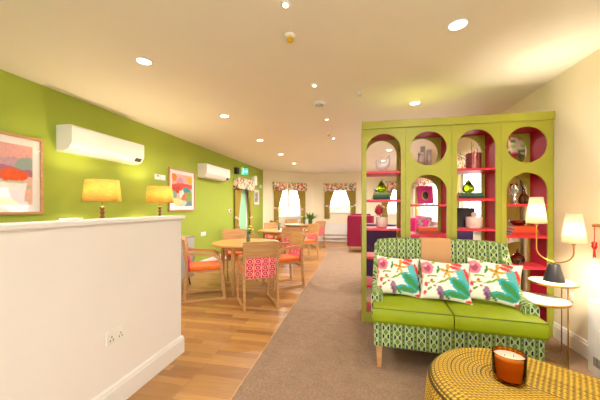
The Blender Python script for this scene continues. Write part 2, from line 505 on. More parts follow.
# ------------------------------------------------------------------ half wall
HX, HY = -1.55, 2.295
b = MB(); b.box(HX-.12, HX, YB, HY, 0, 1.195)
struct(b.build('wall_half_height', plain('off white wall paint', 'f3eee8', .85, var=.01, vs=3, spec=.2)))
b = MB(); b.box(HX-.15, HX+.028, YB, HY+.025, 1.195, 1.223, .006)
struct(b.build('trim_2', M['white']))
baseboard('baseboard_half_wall', (HX, YB), (HX, HY+.018)) if False else None
def bb_half():
    h, t = .155, .02
    prof = [(0, 0), (t, 0), (t, h*.80), (t*.75, h*.83), (t*.75, h*.87), (t*.55, h*.95), (0, h)]
    path = [((HX, YB), (1, 0)), ((HX, HY), (1, 1)), ((HX-.12, HY), (-1, 1)), ((HX-.12, YB), (-1, 0))]
    v, f = [], []
    for (p, n) in path:
        for (o, z) in prof: v.append((p[0]+n[0]*o, p[1]+n[1]*o, z))
    k = len(prof)
    for j in range(3):
        for i in range(k): f.append((j*k+i, j*k+(i+1) % k, (j+1)*k+(i+1) % k, (j+1)*k+i))
    b = MB(); b._add(v, f); return struct(b.build('baseboard_half_wall', M['white']))
bb_half()

def socket(name, label, loc, rz, w=.146, n=2, slots=True):
    """plate lying in local XZ, facing local -Y"""
    t = thing(name, label, 'socket', loc, rz)
    MB().box(-w/2, w/2, -.010, 0, -.043, .043, .004).build('face_plate', M['white_plastic'], t)
    for i in range(n):
        cx = (i-(n-1)/2)*.07
        q = MB()
        for dx, dz in ((0, .0), (-.011, -.02), (.011, -.02)): q.box(cx+dx-.003, cx+dx+.003, -.0112, -.0098, dz-.006, dz+.004)
        q.build('socket_holes', M['dark'], t, weld=False)
        MB().box(cx-.006+(.02 if i else -.02), cx+.006+(.02 if i else -.02), -.0135, -.0095, .018, .032, .001).build('switch', M['white_plastic'], t)
    return t
socket('wall_socket', 'white double socket low on the cream half wall', (HX, 1.585, .47), R(90))
socket('wall_socket', 'small white socket on right wall behind the marble side tables', (XR, 3.09, .475), R(-90), .086, 1)
def on_green(Y, z, dx=0): return (XL+dx, Y, z)
socket('wall_socket', 'white socket on green wall left of the dining table', on_green(5.64, .72), R(90), .20, 2)
# phones / call point
t = thing('call_point', 'small white and red fire call point on green wall left of the curtained door', 'call point', on_green(6.94, 1.20), R(90))
MB().box(-.075, .075, -.03, 0, -.05, .05, .006).build('housing', M['white_plastic'], t)
MB().box(-.035, .045, -.036, -.028, -.04, .04, .004).build('button_panel', plain('call point red', 'c8382e', .4), t)
# thermostat pads beside the near lamp
t = thing('wall_thermostat', 'pair of small white control pads on the green wall left of the second picture', 'thermostat', on_green(4.26, 1.80), R(90))
MB().box(-.13, -.015, -.02, 0, -.045, .045, .004).build('control_pad', M['white_plastic'], t)
MB().box(-.005, .12, -.02, 0, -.045, .045, .004).build('control_pad', M['white_plastic'], t)
MB().box(-.10, -.045, -.021, -.0195, .005, .03).build('display', plain('lcd grey', '8f9a8c', .3), t)

# ------------------------------------------------------------------ air conditioners
def aircon(Y0, L, label):
    t = thing('air_conditioner', label, 'air conditioner', (XL, Y0, 0), 0, 'air conditioners on the green wall')
    pr = [(0, 1.92), (.105, 1.92), (.165, 1.945), (.205, 2.0), (.212, 2.03), (.212, 2.185), (.20, 2.205), (.18, 2.21), (0, 2.21)]
    b = MB(); n = len(pr); v = [(x, 0, z) for x, z in pr]+[(x, L, z) for x, z in pr]
    f = [tuple(range(n)), tuple(range(2*n-1, n-1, -1))]+[(i, i+n, (i+1) % n+n, (i+1) % n) for i in range(n)]
    b._add(v, f); b.build('housing', M['white_plastic'], t)
    b = MB(); d = math.atan2(.055, .04)
    v = [(.112, .04, 1.9185), (.165, .04, 1.942), (.165, L-.16, 1.942), (.112, L-.16, 1.9185), (.112, .04, 1.915), (.166, .04, 1.938), (.166, L-.16, 1.938), (.112, L-.16, 1.915)]
    b._add(v, [(0, 1, 2, 3), (7, 6, 5, 4), (0, 4, 5, 1), (1, 5, 6, 2), (2, 6, 7, 3), (3, 7, 4, 0)]); b.build('air_flap', M['white_plastic'], t)
    mtx = Matrix.Translation((.187, L-.09, 1.972)) @ Matrix.Rotation(R(-54), 4, 'Y')
    MB().box(-.028, .028, -.055, .055, -.003, .004, .001, mtx=mtx).build('display_panel', M['dark'], t)
    return t
aircon(2.57, 1.08, 'long white wall mounted air conditioner nearest the camera, above the lamps')
aircon(5.42, 1.10, 'white wall mounted air conditioner farther along, right of the second picture')

# ------------------------------------------------------------------ pictures
def blob(u, v, cx, cy, rx, ry, a=0):
    du, dv = u-cx, v-cy; ca, sa = math.cos(a), math.sin(a)
    x, y = (du*ca+dv*sa)/rx, (-du*sa+dv*ca)/ry
    return x*x+y*y
def paint(base, items, wob=.06, sc=3):
    items = [(tuple(p), hx(c)) for p, c in items]; base = hx(base)
    def f(u, v):
        nz = noise.noise(Vector((u*sc*2, v*sc*2, 3.1)))*wob; nw = noise.noise(Vector((u*sc*2, v*sc*2, 9.7)))*wob
        c = base
        for p, cc in items:
            d = blob(u+nz, v+nw, *p)
            if d < 1: c = cc
        k = 1+.12*noise.noise(Vector((u*14, v*14, 1)))
        return tuple(min(1, x*k) for x in c)
    return f
def picture(name, label, loc, rz, w, h, fn, fr=.025, mount=.07, frame='art_frame'):
    """hangs facing local -Y, loc is the centre on the wall"""
    t = thing(name, label, 'picture', loc, rz)
    b = MB()
    for (x0, x1, z0, z1) in ((-w/2, w/2, -h/2, -h/2+fr), (-w/2, w/2, h/2-fr, h/2), (-w/2, -w/2+fr, -h/2+fr, h/2-fr), (w/2-fr, w/2, -h/2+fr, h/2-fr)):
        b.box(x0, x1, -.03, 0, z0, z1)
    b.build('frame', M[frame], t, weld=False)
    MB().box(-w/2+fr, w/2-fr, -.012, -.004, -h/2+fr, h/2-fr).build('mount', M['white'], t)
    iw, ih = w-2*fr-2*mount, h-2*fr-2*mount
    MB().surf(lambda u, v: ((u-.5)*iw, -.013, (v-.5)*ih), 64, 64).build('print', M['attr_paper'], t, col=lambda p, n: fn(p.x/iw*2, p.z/ih*2))
    if w > .5: MB().box(-w/2+fr, w/2-fr, -.022, -.020, -h/2+fr, h/2-fr).build('glazing', M['pane'], t)
    return t
art1 = paint('eac1ae', [((-.6, .75, .5, .3), 'e88a6a'), ((.4, .8, .7, .35), 'efb3a8'), ((-.2, .45, .4, .2, .5), '74a8a4'), ((.35, .35, .3, .22), 'cfa6b4'),
    ((.8, .3, .3, .3), '9fb3a8'), ((-.7, .3, .4, .3), 'e7b04c'), ((0, .05, 1.2, .2), 'b77086'), ((-.45, -.1, .4, .22), 'e4502c'), ((.5, -.05, .35, .25), 'f2602c'),
    ((-.9, 0, .2, .3), '5a9c9a'), ((.35, -.38, .6, .2), 'c9c09a'), ((-.1, -.68, .9, .25), 'eddfe0'), ((.6, -.68, .25, .3), 'f0b49a'), ((-.3, -.95, .9, .16), 'e6e29a'), ((-.85, -.5, .2, .2), '8f9fc4')], .12, 1.6)  # wide pale blob near the bottom is a white reflection painted into the print
art2 = paint('efb9a8', [((-.8, .8, .25, .25), 'f08a3c'), ((-.2, .55, .35, .2), 'd88fb4'), ((.3, .75, .3, .25), 'e6b2a0'), ((.8, .7, .3, .25), 'f0b83a'),
    ((0, .25, 1.1, .2), 'e6553c'), ((-.6, 0, .5, .25), 'd4503c'), ((.45, .0, .35, .2), '3f9aa4'), ((-.85, -.4, .3, .35), '8ba4a0'), ((.35, -.4, .4, .3), 'a88f6c'), ((-.1, -.2, .25, .25), 'f2e8d0'),
    ((.1, -.5, .35, .2, .8), 'f06848'), ((.75, -.5, .35, .45), '8aa848'), ((-.5, -.75, .6, .25), 'e8e49c'), ((.6, -.9, .6, .14), '6f86a8'), ((.1, -.85, .3, .15), 'c8d8c0')], .12, 1.6)
art3 = paint('c9c2a0', [((0, .4, .6, .4), 'a98a60'), ((.2, -.3, .6, .5), '8aa0a0'), ((-.4, -.5, .4, .3), 'c07050')], .12, 2)
picture('framed_picture', 'large framed abstract in peach, teal and orange at the left edge of the green wall', (XL, 2.02, 1.617), R(90), .80, .78, art1)
picture('framed_picture', 'framed colourful abstract picture between the yellow lamp and second air unit', (XL, 4.88, 1.615), R(90), .82, .78, art2)
picture('framed_picture', 'small portrait picture on the green wall right of the curtained door', (XL, 8.92, 1.62), R(90), .50, .50, art3, .02, .05, 'grey_metal')

# ------------------------------------------------------------------ curtains and pelmets
FL = ['d8352c', 'e8812e', '5f8f3a', 'd0304f', '4d6a3a', 'c9302c', 'a8c45a', '7a3a5c', 'e8a040']
def floral(u, v, dens=1.0):
    """u, v in metres"""
    c = hx('f0e3cf'); g = .075/dens
    iu, iv = math.floor(u/g), math.floor(v/g)
    for a in (-1, 0, 1):
        for b_ in (-1, 0, 1):
            rr = random.Random((iu+a)*7919+(iv+b_)*104729)
            cx, cy = (iu+a+rr.random())*g, (iv+b_+rr.random())*g; r = g*(.4+.4*rr.random()); col = FL[rr.randrange(len(FL))]
            d = blob(u, v, cx, cy, r, r*.6, rr.random()*3)
            if d < 1: c = hx(col)
            if d < .15: c = hx('f4d9b0')
    return c
def pelmet(label, mtx, s0, s1, z0, z1, dep=.14):
    b = MB(); L = s1-s0; n = 60
    path = []
    # wraps round three sides: side, front, side, with a gently scalloped lower edge
    tot = dep*2+L; N = 90
    def pt(q):
        q *= tot
        if q < dep: return (s0, -q)
        if q < dep+L: return (s0+q-dep, -dep)
        return (s1, -(tot-q))
    def fn(off):
        def g(u, v):
            x, y = pt(u)
            if off: x = min(max(x, s0+.012), s1-.012); y = max(y, -dep+.012)
            sc = .018*math.sin(u*tot/.11)
            return (x, y, z0+sc*(1-v)*.0+(z1-z0)*v+(.012*math.sin(u*tot*28) if v == 0 else 0))
        return g
    b.surf(fn(0), N, 10, mtx, False); b.surf(fn(1), N, 10, mtx, False)
    b.box(s0+.002, s1-.002, -dep+.002, 0, z1-.012, z1-.001, mtx=mtx)
    inv = mtx.inverted()
    def col(p, n_):
        q = inv @ p; return floral(q.x+q.y*.5+s0, q.z)
    o = b.build('pelmet', M['attr_cloth'], col=col, weld=False); return tag(o, label, 'pelmet', 'floral pelmets over the windows')
def curtain(label, mtx, sa, sb, z0, z1, zt, anchor, y=-.055, group='olive curtains at the windows'):
    """hangs from z1 between sa and sb; gathered at height zt towards the side 'anchor' (a or b)"""
    t = thing('curtain', label, 'curtain', (0, 0, 0), 0, group)
    W = sb-sa; edge = sa if anchor == 'a' else sb; sg = 1 if anchor == 'a' else -1
    def width(z):
        if z > zt: k = (z-zt)/(z1-zt); return W*(.42+.58*k)
        k = (zt-z)/(zt-z0); return W*(.42+.04*k)
    def fn(o):
        def g(u, v):
            z = z0+(z1-z0)*v; w = width(z)
            return (edge+sg*u*w, y+.024*math.sin(u*2*PI*6)*(1 if True else 0)+o, z)
        return g
    b = MB(); b.surf(fn(0), 72, 24, mtx)
    ob = b.build('drape', M['olive_cloth'], t)
    md = ob.modifiers.new('Solidify', 'SOLIDIFY'); md.thickness = .004
    q = MB(); w = width(zt)
    inv = mtx.inverted()
    ang = -.35 if True else 0
    pts = []
    for k in range(20):
        a = 2*PI*k/20; uu = .5+.5*math.cos(a)
        pts.append((edge+sg*(uu*(w+.02)-.01), y+.042*math.sin(a), zt-.05*uu*1.2+.02))
    q.sweep([mtx @ Vector(p) for p in pts], [(-.03, -.003), (.03, -.003), (.03, .003), (-.03, .003)], closed=True)
    q.build('tieback', M['attr_cloth'], t, col=lambda p, n_: floral((inv @ p).x, p.z, 1.5))
    # seat the empty at the curtain's own place
    base = mtx @ Vector((edge+sg*W/2, y, z0))
    t.location = base
    for k in kids(t): k.location = -Vector(base)
    return t
# slanted wall window (mtx s runs right to left as seen from the room)
Ls = math.hypot(AX-BX, AY-BY)
pelmet('red and orange floral pelmet over the barred window on the slanted wall', sm, Ls-1.70, Ls-.37, 1.90, 2.19)
curtain('olive curtain tied back at the left of the barred window', sm, Ls-.80, Ls-.40, .55, 2.1, 1.25, 'b')
curtain('olive curtain tied back at the right of the barred window', sm, Ls-1.67, Ls-1.25, .55, 2.1, 1.25, 'a')
s_of = lambda x: XR-x
pelmet('floral pelmet over the plain window above the far radiator', fm, s_of(-.06), s_of(-1.27), 1.90, 2.19)
curtain('olive curtain at the left of the window above the far radiator', fm, s_of(-.80), s_of(-1.25), .86, 2.1, 1.35, 'b')
curtain('olive curtain at the right of the window above the far radiator', fm, s_of(-.08), s_of(-.53), .86, 2.1, 1.35, 'a')
pelmet('floral pelmet over the far window seen through the first shelf column', fm, .10, 1.10, 1.90, 2.22)
curtain('olive curtain at the left of the far window seen through the shelf unit', fm, .62, 1.08, .5, 2.1, 1.3, 'b')
pelmet('floral pelmet on the right wall over the wide far window', rm, 7.3-YB, 10.1-YB, 1.90, 2.22)
curtain('olive curtain at the far end of the wide window on the right wall', rm, 9.55-YB, 10.0-YB, .5, 2.1, 1.3, 'b')
pelmet('floral pelmet on the right wall seen through the third shelf column', rm, 3.82-YB, 6.25-YB, 1.90, 2.20)
curtain('olive curtain at the far end of the right wall window behind the shelf unit', rm, 5.85-YB, 6.2-YB, .5, 2.1, 1.3, 'b')
curtain('olive curtain at the near end of the right wall window behind the shelf unit', rm, 3.85-YB, 4.35-YB, .1, 2.1, .9, 'a')
g0 = lambda Y: AY-Y
pelmet('floral pelmet over the door in the green wall', gm, g0(8.42), g0(7.15), 1.80, 2.10)
curtain('long olive curtain on the left of the green wall door', gm, g0(7.62), g0(7.18), .04, 2.0, 1.0, 'b')
curtain('long olive curtain on the right of the green wall door', gm, g0(8.40), g0(8.05), .04, 2.0, 1.0, 'a')

# exit sign, camera, bell, sensor on the green wall
t = thing('exit_sign', 'green illuminated running man exit sign above the curtained door', 'exit sign', (XL, 7.72, 2.15), 0)
MB().box(0, .20, -.012, .012, .08, .26, .003).build('sign_panel', emit('exit green', '2fbf9a', .9), t)
q = MB()
for sgn in (-1, 1):
    y0, y1 = (-.0145, -.0125) if sgn < 0 else (.0125, .0145)
    for poly in ([(.05, .23), (.07, .23), (.07, .25), (.05, .25)], [(.045, .19), (.08, .20), (.075, .225), (.05, .22)], [(.04, .10), (.055, .10), (.07, .19), (.05, .195)], [(.065, .19), (.08, .15), (.10, .15), (.10, .16), (.085, .165), (.08, .20)],
                 [(.13, .15), (.16, .15), (.16, .13), (.185, .165), (.16, .20), (.16, .18), (.13, .18)]):
        v = [(x, y0, z) for x, z in poly]+[(x, y1, z) for x, z in poly]; n = len(poly)
        q._add(v, [tuple(range(n)), tuple(range(2*n-1, n-1, -1))]+[(i, i+n, (i+1) % n+n, (i+1) % n) for i in range(n)])
q.build('running_man_symbol', emit('exit white', 'eafff6', 1.2), t, weld=False)
MB().box(0, .05, -.02, .02, .24, .30).build('bracket', M['white_plastic'], t)
t = thing('wall_speaker', 'small dark box speaker left of the exit sign', 'speaker', (XL, 7.28, 2.20), 0)
MB().box(0, .10, -.07, .07, 0, .17, .01).build('cabinet', M['dark'], t)
MB().lathe([(.045, 0), (.045, .006), (.03, .003)], (0, 0, 0), 20, Matrix.Translation((.10, 0, .085)) @ Matrix.Rotation(R(90), 4, 'Y')).build('speaker_cone', M['black_metal'], t)
t = thing('wall_alarm', 'white cylindrical alarm sounder right of the exit sign', 'alarm', (XL, 8.55, 1.98), 0)
MB().lathe([(.075, 0), (.08, .02), (.08, .26), (.06, .30)], (.085, 0, 0), 20).build('sounder_body', M['white_plastic'], t)
MB().box(0, .03, -.06, .06, .03, .26).build('back_plate', M['white_plastic'], t)
t = thing('wall_sensor', 'small white sensor on green wall near the far corner', 'sensor', (XL, 9.30, 1.95), 0)
MB().box(0, .04, -.07, .07, 0, .11, .01).build('sensor_body', M['white_plastic'], t)

# ------------------------------------------------------------------ ceiling fittings
def downlight(x, y, label, power=9):
    power *= 1.0 if y > 4.5 else (.75 if x < 0 else .85)
    if y > 4.5: power *= 1.9
    if y > 7: power *= 1.5
    if x > 0 and 3 < y < 4.5: power *= .55
    t = thing('ceiling_light', label, 'ceiling light', (x, y, CEIL), 0, 'round recessed downlights')
    MB().lathe([(.068, 0), (.068, -.006), (.064, -.009), (.058, -.009), (.056, -.004), (.056, 0)], (0, 0, 0), 32).build('trim_ring', M['white_plastic'], t)
    MB().lathe([(.0555, -.001), (.0555, -.005)], (0, 0, 0), 32).build('diffuser', M['lamp_glow'], t)
    l = bpy.data.lights.new('downlight_lamp', 'AREA'); l.shape = 'DISK'; l.size = .11; l.energy = power; l.color = (1, .97, .92); l.spread = R(165)
    o = bpy.data.objects.new('downlight_lamp', l); C.objects.link(o); o.parent = t; o.location = (0, 0, -.012)
    return t
YS = [-.8, .7, 2.2, 3.75, 5.25, 6.75, 8.25]
names_l = ['', '', 'nearest', 'second', 'third', 'fourth', 'farthest']
for i, y in enumerate(YS):
    if i < 2:  # lamps out of view, added as fill by continuing both rows
        downlight(-1.85, y, 'unseen added fill downlight continuing the left row behind the viewpoint'); downlight(.69, y, 'unseen added fill downlight continuing the right row behind the viewpoint')
    else:
        downlight(-1.85, y, names_l[i]+' round downlight of the left ceiling row, counting away from the camera')
        downlight(.69, y, names_l[i]+' round downlight of the right ceiling row, counting away from the camera')
for i, y in enumerate((1.76, 2.99, 4.19, 5.37)):
    t = thing('emergency_light', ['nearest', 'second', 'third', 'farthest'][i]+' tiny bright spot light along the middle of the ceiling', 'emergency light', (-.45, y, CEIL), 0, 'small emergency lights')
    MB().lathe([(.032, 0), (.032, -.006), (.02, -.010)], (0, 0, 0), 20).build('trim_ring', M['white_plastic'], t)
    MB().lathe([(.016, -.009), (.016, -.015), (.006, -.018)], (0, 0, 0), 16).build('lens', M['lamp_glow'], t)
M['yellow_plastic'] = plain('yellow plastic', 'e0b41e', .4)
for y, w in ((2.09, 'nearer'), (5.01, 'farther')):
    t = thing('heat_detector', w+' yellow capped detector hanging from the ceiling centre line', 'detector', (-.5, y, CEIL), 0, 'yellow capped detectors')
    MB().lathe([(.04, 0), (.04, -.01), (.03, -.018)], (0, 0, 0), 20).build('base', M['white_plastic'], t)
    MB().lathe([(.022, -.017), (.026, -.03), (.025, -.045), (.014, -.054)], (0, 0, 0), 20).build('yellow_cap', M['yellow_plastic'], t)
t = thing('smoke_detector', 'flat white round smoke detector on the ceiling', 'detector', (-.465, 3.51, CEIL), 0)
MB().lathe([(.085, 0), (.085, -.012), (.06, -.03)], (0, 0, 0), 24).build('base', M['white_plastic'], t)
MB().lathe([(.05, -.029), (.05, -.038), (.03, -.045)], (0, 0, 0), 24).build('sensing_head', M['grey_metal'], t)
t = thing('sprinkler_head', 'tiny white sprinkler hanging from the ceiling above the first shelf column', 'sprinkler', (.02, 3.3, CEIL), 0)
MB().lathe([(.028, 0), (.028, -.004), (.008, -.006), (.008, -.03)], (0, 0, 0), 14).build('body', M['white_plastic'], t)
MB().lathe([(.018, -.030), (.018, -.033)], (0, 0, 0), 14).build('deflector', M['grey_metal'], t)

# ------------------------------------------------------------------ sideboard and table lamps behind the half wall
t = thing('sideboard', 'low grey sideboard against green wall behind the half wall', 'sideboard', (-2.98, 3.4, 0), 0)
MB().box(-.26, .26, -1.0, 1.0, .14, .80, .005).build('body', M['grey_metal'], t)
MB().box(-.27, .27, -1.01, 1.01, .80, .815, .004).build('top', wood('grey oak', '8c7f74', 'a4968a'), t)
for k in range(4):
    d = MB().box(.261, .275, -.97+.49*k, -.97+.47+.49*k, .17, .77, .003).build('door', M['grey_metal'], t)
    MB().tube([(.275, -.97+.43+.49*k, .42), (.295, -.97+.43+.49*k, .42), (.295, -.97+.43+.49*k, .54), (.275, -.97+.43+.49*k, .54)], .004, 6).build('handle', M['black_metal'], d)
for sx in (-.2, .2):
    for sy in (-.92, .92): MB().tube([(sx, sy, .14), (sx*1.1, sy*1.02, 0)], .012, 8).build('leg', M['black_metal'], t)
def table_lamp(x, y, z, label, s=1):
    t = thing('table_lamp', label, 'lamp', (x, y, z), 0, 'yellow shaded table lamps')
    pr = [(.075, 0), (.075, .015), (.05, .03), (.02, .045)]
    z_ = .045
    for k in range(9):
        pr += [(.013, z_), (.022, z_+.02), (.026, z_+.03), (.022, z_+.04), (.013, z_+.05)]; z_ += .05
    MB().lathe(pr, (0, 0, 0), 20).build('turned_base', wood('bobbin wood', '6b3f20', 'a8703c', .35), t)
    MB().tube([(0, 0, z_-.005), (0, 0, .65)], .006, 8).build('stem', M['brass'], t)
    b = MB(); b.lathe([(.192, .545), (.165, .79)], (0, 0, 0), 40); o = b.build('lamp_shade', M['shade_yellow'], t)
    # open at both ends
    me = o.data; bm = bmesh.new(); bm.from_mesh(me); bmesh.ops.delete(bm, geom=[f for f in bm.faces if len(f.verts) > 4], context='FACES_ONLY'); bm.to_mesh(me); bm.free()
    md = o.modifiers.new('Solidify', 'SOLIDIFY'); md.thickness = .003
    MB().ball((0, 0, .685), .02, nu=14, nv=10).build('light_bulb', M['bulb'], t)
    for k in range(3):
        a = 2*PI*k/3
        MB().tube([(0, 0, .65), (.189*math.cos(a), .189*math.sin(a), .56)], .002, 6).build('shade_arm', M['brass'], t)
    l = bpy.data.lights.new('bulb_lamp', 'POINT'); l.energy = 12; l.color = (1, .82, .52); l.shadow_soft_size = .045
    o = bpy.data.objects.new('bulb_lamp', l); C.objects.link(o); o.parent = t; o.location = (0, 0, .685)
    return t
table_lamp(-2.86, 2.75, .815, 'left and larger looking of two yellow shaded lamps behind the half wall')
table_lamp(-2.90, 3.77, .815, 'right lamp with yellow woven shade, beside the second picture')
tag(MB().box(-1.655, -1.60, 1.31, 1.41, 1.224, 1.236, .002).build('card_holder', M['white']), 'small white box lying on the half wall ledge left of the lamps', 'box')

# ------------------------------------------------------------------ dining tables
TOPS = [(-1.78, 4.37), (-1.90, 6.85), (-1.91, 9.38)]
def dining_table():
    t = thing('dining_table', 'nearest round light wood dining table', 'table', (TOPS[0][0], TOPS[0][1], 0), R(-4), 'round dining tables along the green wall')
    MB().lathe([(.50, .700), (.535, .706), (.54, .716), (.54, .726), (.535, .732), (.50, .733)], (0, 0, 0), 72).build('tabletop', M['oak_top'], t)
    for k in range(4):
        a = -PI/2+k*PI/2; mtx = Matrix.Rotation(a, 4, 'Z')
        b = MB(); w0, w1 = .026, .016
        v = []
        for z, w in ((.7, w0), (0.0, w1)):
            cx = .415 if z else .43
            v += [(cx-w, -w, z), (cx+w, -w, z), (cx+w, w, z), (cx-w, w, z)]
        b._add(v, [(0, 1, 2, 3), (7, 6, 5, 4), (0, 4, 5, 1), (1, 5, 6, 2), (2, 6, 7, 3), (3, 7, 4, 0)], mtx)
        b.build('leg', M['oak'], t)
    b = MB()
    for k in range(4):
        a = -PI/2+k*PI/2; p = Vector((.43*math.cos(a), .43*math.sin(a), 0)); q = Vector((.43*math.cos(a+PI/2), .43*math.sin(a+PI/2), 0))
        b.sweep([p+Vector((0, 0, .665)), q+Vector((0, 0, .665))], [(-.03, -.01), (.03, -.01), (.03, .01), (-.03, .01)])
    b.build('apron', M['oak'], t, weld=False)
    return t
dt = dining_table()
dup(dt, (TOPS[1][0], TOPS[1][1], 0), R(-4), 'middle round light wood dining table, second from the camera')
dup(dt, (TOPS[2][0], TOPS[2][1], 0), R(10), 'farthest round dining table, by the barred window')

# ------------------------------------------------------------------ dining chairs
def dining_chair(pad=False):
    t = thing('dining_chair', '', 'chair', (0, 0, 0), 0, 'dining chairs')
    sec = [(-.013, -.020), (.013, -.020), (.013, .020), (-.013, .020)]
    for s in (-1, 1):
        x = s*.217
        # closed side frame: floor rail, raked front leg curving into the arm
        pts = [(x, .27, .02), (x, .255, .2), (x, .235, .40), (x, .215, .52), (x, .19, .585), (x, .14, .622), (x, .06, .638), (x, -.08, .650), (x, -.225, .66)]
        b = MB(); b.sweep(pts, sec, up=(1, 0, 0))
        b.build('arm_and_front_leg', M['oak'], t)
        b = MB(); b.sweep([(x, -.26, .0), (x, -.245, .25), (x, -.225, .46), (x, -.235, .62), (x, -.275, .84)], [(-.013, -.018), (.013, -.018), (.013, .018), (-.013, .018)], up=(1, 0, 0))
        b.build('rear_leg', M['oak'], t)
        b = MB(); b.box(x-.014, x+.014, -.275, .285, 0, .032, .005); b.build('floor_rail', M['oak'], t)
    b = MB(); b.box(-.204, .204, -.215, .245, .385, .415); b.box(-.204, .204, .215, .235, .35, .385); b.build('seat_frame', M['oak'], t, weld=False)
    b = MB(); b.box(-.202, .202, -.205, .255, .415, .480, .022, 4, smooth=True); b.build('seat', M['orange'], t)
    def back(u, v, o, z0=.655, z1=.865, w=.235):
        xx = (u*2-1)*w; z = z0+(z1-z0)*v
        zz = z-.012*(abs(u*2-1)**3) if v > .9 else z
        return (xx, -.222-(z-.62)*.18-.035*(1-(u*2-1)**2)+o, zz)
    def slab(z0, z1, w, th, off=0):
        b = MB(); n, m = 20, 6
        vf = [back(i/n, j/m, off+th/2, z0, z1, w) for j in range(m+1) for i in range(n+1)]
        vb = [back(i/n, j/m, off-th/2, z0, z1, w) for j in range(m+1) for i in range(n+1)]
        W = n+1; K = len(vf); f = []
        for j in range(m):
            for i in range(n):
                a = j*W+i; f.append((a, a+1, a+W+1, a+W)); f.append((K+a+W, K+a+W+1, K+a+1, K+a))
        for i in range(n):
            f.append((i, K+i, K+i+1, i+1)); a = m*W+i; f.append((a, a+1, K+a+1, K+a))
        for j in range(m):
            a = j*W; f.append((a, a+W, K+a+W, K+a)); a = j*W+n; f.append((a, K+a, K+a+W, a+W))
        b._add(vf+vb, f, smooth=False); return b
    slab(.655, .865, .236, .016).build('backrest', M['oak'], t)
    slab(.395, .657, .202, .034, -.008).build('upholstered_back_panel', M['pink'], t, uvfn=lambda p, n: (p.x, p.z))
    if pad: slab(.67, .845, .20, .018, .017).build('mustard_back_pad', M['mustard'], t)
    return t
def face(x, y, tx, ty): return math.atan2(ty-y, tx-x)-PI/2
T = TOPS
specs = [  # x, y, look-at point, pad, label
    (-1.34, 3.68, T[0], 0, 'dining chair nearest the camera, back turned, with pink patterned panel below the wood top'),
    (-2.19, 3.80, (-1.25, 4.33), 0, 'dining chair with orange seat left of the nearest table, seen side on'),
    (-1.22, 4.62, (-1.97, 3.96), 0, 'dining chair with orange seat right of the nearest table, turned towards the camera'),
    (-2.22, 5.02, T[0], 0, 'dining chair on the far side of the nearest table, facing the camera'),
    (-1.53, 6.24, T[1], 0, 'dining chair with pink panel, near side of the middle table, back turned'),
    (-1.31, 7.08, (-2.04, 6.42), 0, 'dining chair right of the middle table, turned towards the camera'),
    (-2.56, 6.55, T[1], 0, 'dining chair left of the middle table against the green wall'),
    (-2.25, 7.50, T[1], 0, 'dining chair on the far side of the middle table, facing the camera'),
    (-1.38, 9.06, T[2], 0, 'dining chair with bright pink back right of the farthest table'),
    (-2.22, 9.88, T[2], 0, 'dining chair behind the farthest table under the barred window'),
    (-2.50, 9.02, T[2], 0, 'dining chair left of the farthest table near the curtained door'),
]
protos = {}
for (x, y, tgt, pad, lab) in specs:
    rz = face(x, y, tgt[0], tgt[1])
    if pad not in protos:
        c = protos[pad] = dining_chair(bool(pad)); c.location = (x, y, 0); c.rotation_euler = (0, 0, rz); c['label'] = lab
    else: c = dup(protos[pad], (x, y, 0), rz, lab)

# ------------------------------------------------------------------ flowers and plants
def leaf_blade(b, base, ang, length, lift, width, droop=.5, n=7):
    d = Vector((math.cos(ang), math.sin(ang), 0)); side = Vector((-d.y, d.x, 0)); v = []; base = Vector(base)
    for i in range(n+1):
        s = i/n; w = width*math.sin(PI*min(1, .12+s*.88))**.8*(1 if i < n else 0)
        p = base+d*(length*s*math.cos(lift)+droop*length*s*s*.3)+Vector((0, 0, length*(s*math.sin(lift)-droop*s*s*.6)))
        v += [p-side*w, p+Vector((0, 0, -w*.35)), p+side*w]
    f = []
    for i in range(n):
        for k in (0, 1): f.append((i*3+k, i*3+k+1, i*3+k+4, i*3+k+3))
    b._add(v, f, smooth=True)
def bud_vase(x, y, z, label, flowers, s=1.0):
    t = thing('flower_vase', label, 'vase', (x, y, z), 0, 'small vases on the dining tables')
    MB().lathe([(.02*s, 0), (.028*s, .01), (.03*s, .06*s), (.018*s, .09*s), (.016*s, .12*s), (.02*s, .13*s)], n=18).build('bottle', plain('grey green glass', '5f7568', .15), t)
    rr = random.Random(int(abs(y)*100)); st = MB(); lf = MB(); fl = MB()
    for k in range(9):
        a = rr.random()*6.28; r = .02+.05*rr.random(); h = .17+.08*rr.random()
        p = (r*math.cos(a)*s, r*math.sin(a)*s, h*s)
        st.tube([(0, 0, .1*s), (p[0]*.5, p[1]*.5, .15*s), p], .002, 5)
        for q in range(3): leaf_blade(lf, (p[0]*.7, p[1]*.7, (.11+.03*q)*s), rr.random()*6.28, .06*s, .5, .014*s)
        if k < flowers:
            for q in range(6):
                an = q*PI/3; fl.ball((p[0]+.012*s*math.cos(an), p[1]+.012*s*math.sin(an), p[2]), .011*s, nu=8, nv=5)
    st.build('stems', M['leaf_dark'], t, weld=False); lf.build('leaves', M['leaf'], t, weld=False)
    if flowers: fl.build('blossoms', plain('pale yellow petals', 'ecdf7a', .6), t, weld=False)
    return t
bud_vase(T[0][0]+.03, T[0][1]+.02, .7335, 'small glass bottle with yellow flowers on the nearest dining table', 5, 1.05)
bud_vase(T[1][0]-.02, T[1][1]+.0, .7335, 'small green posy in a bottle on the middle dining table', 2, 1.0)
bud_vase(T[2][0]+.14, T[2][1]+.05, .7335, 'white flowered posy left of the leafy plant on the farthest table', 4, 1.25)
t = thing('potted_plant', 'bushy green plant in a vase on the farthest dining table', 'plant', (T[2][0]+.32, T[2][1]+.22, .7335), 0)
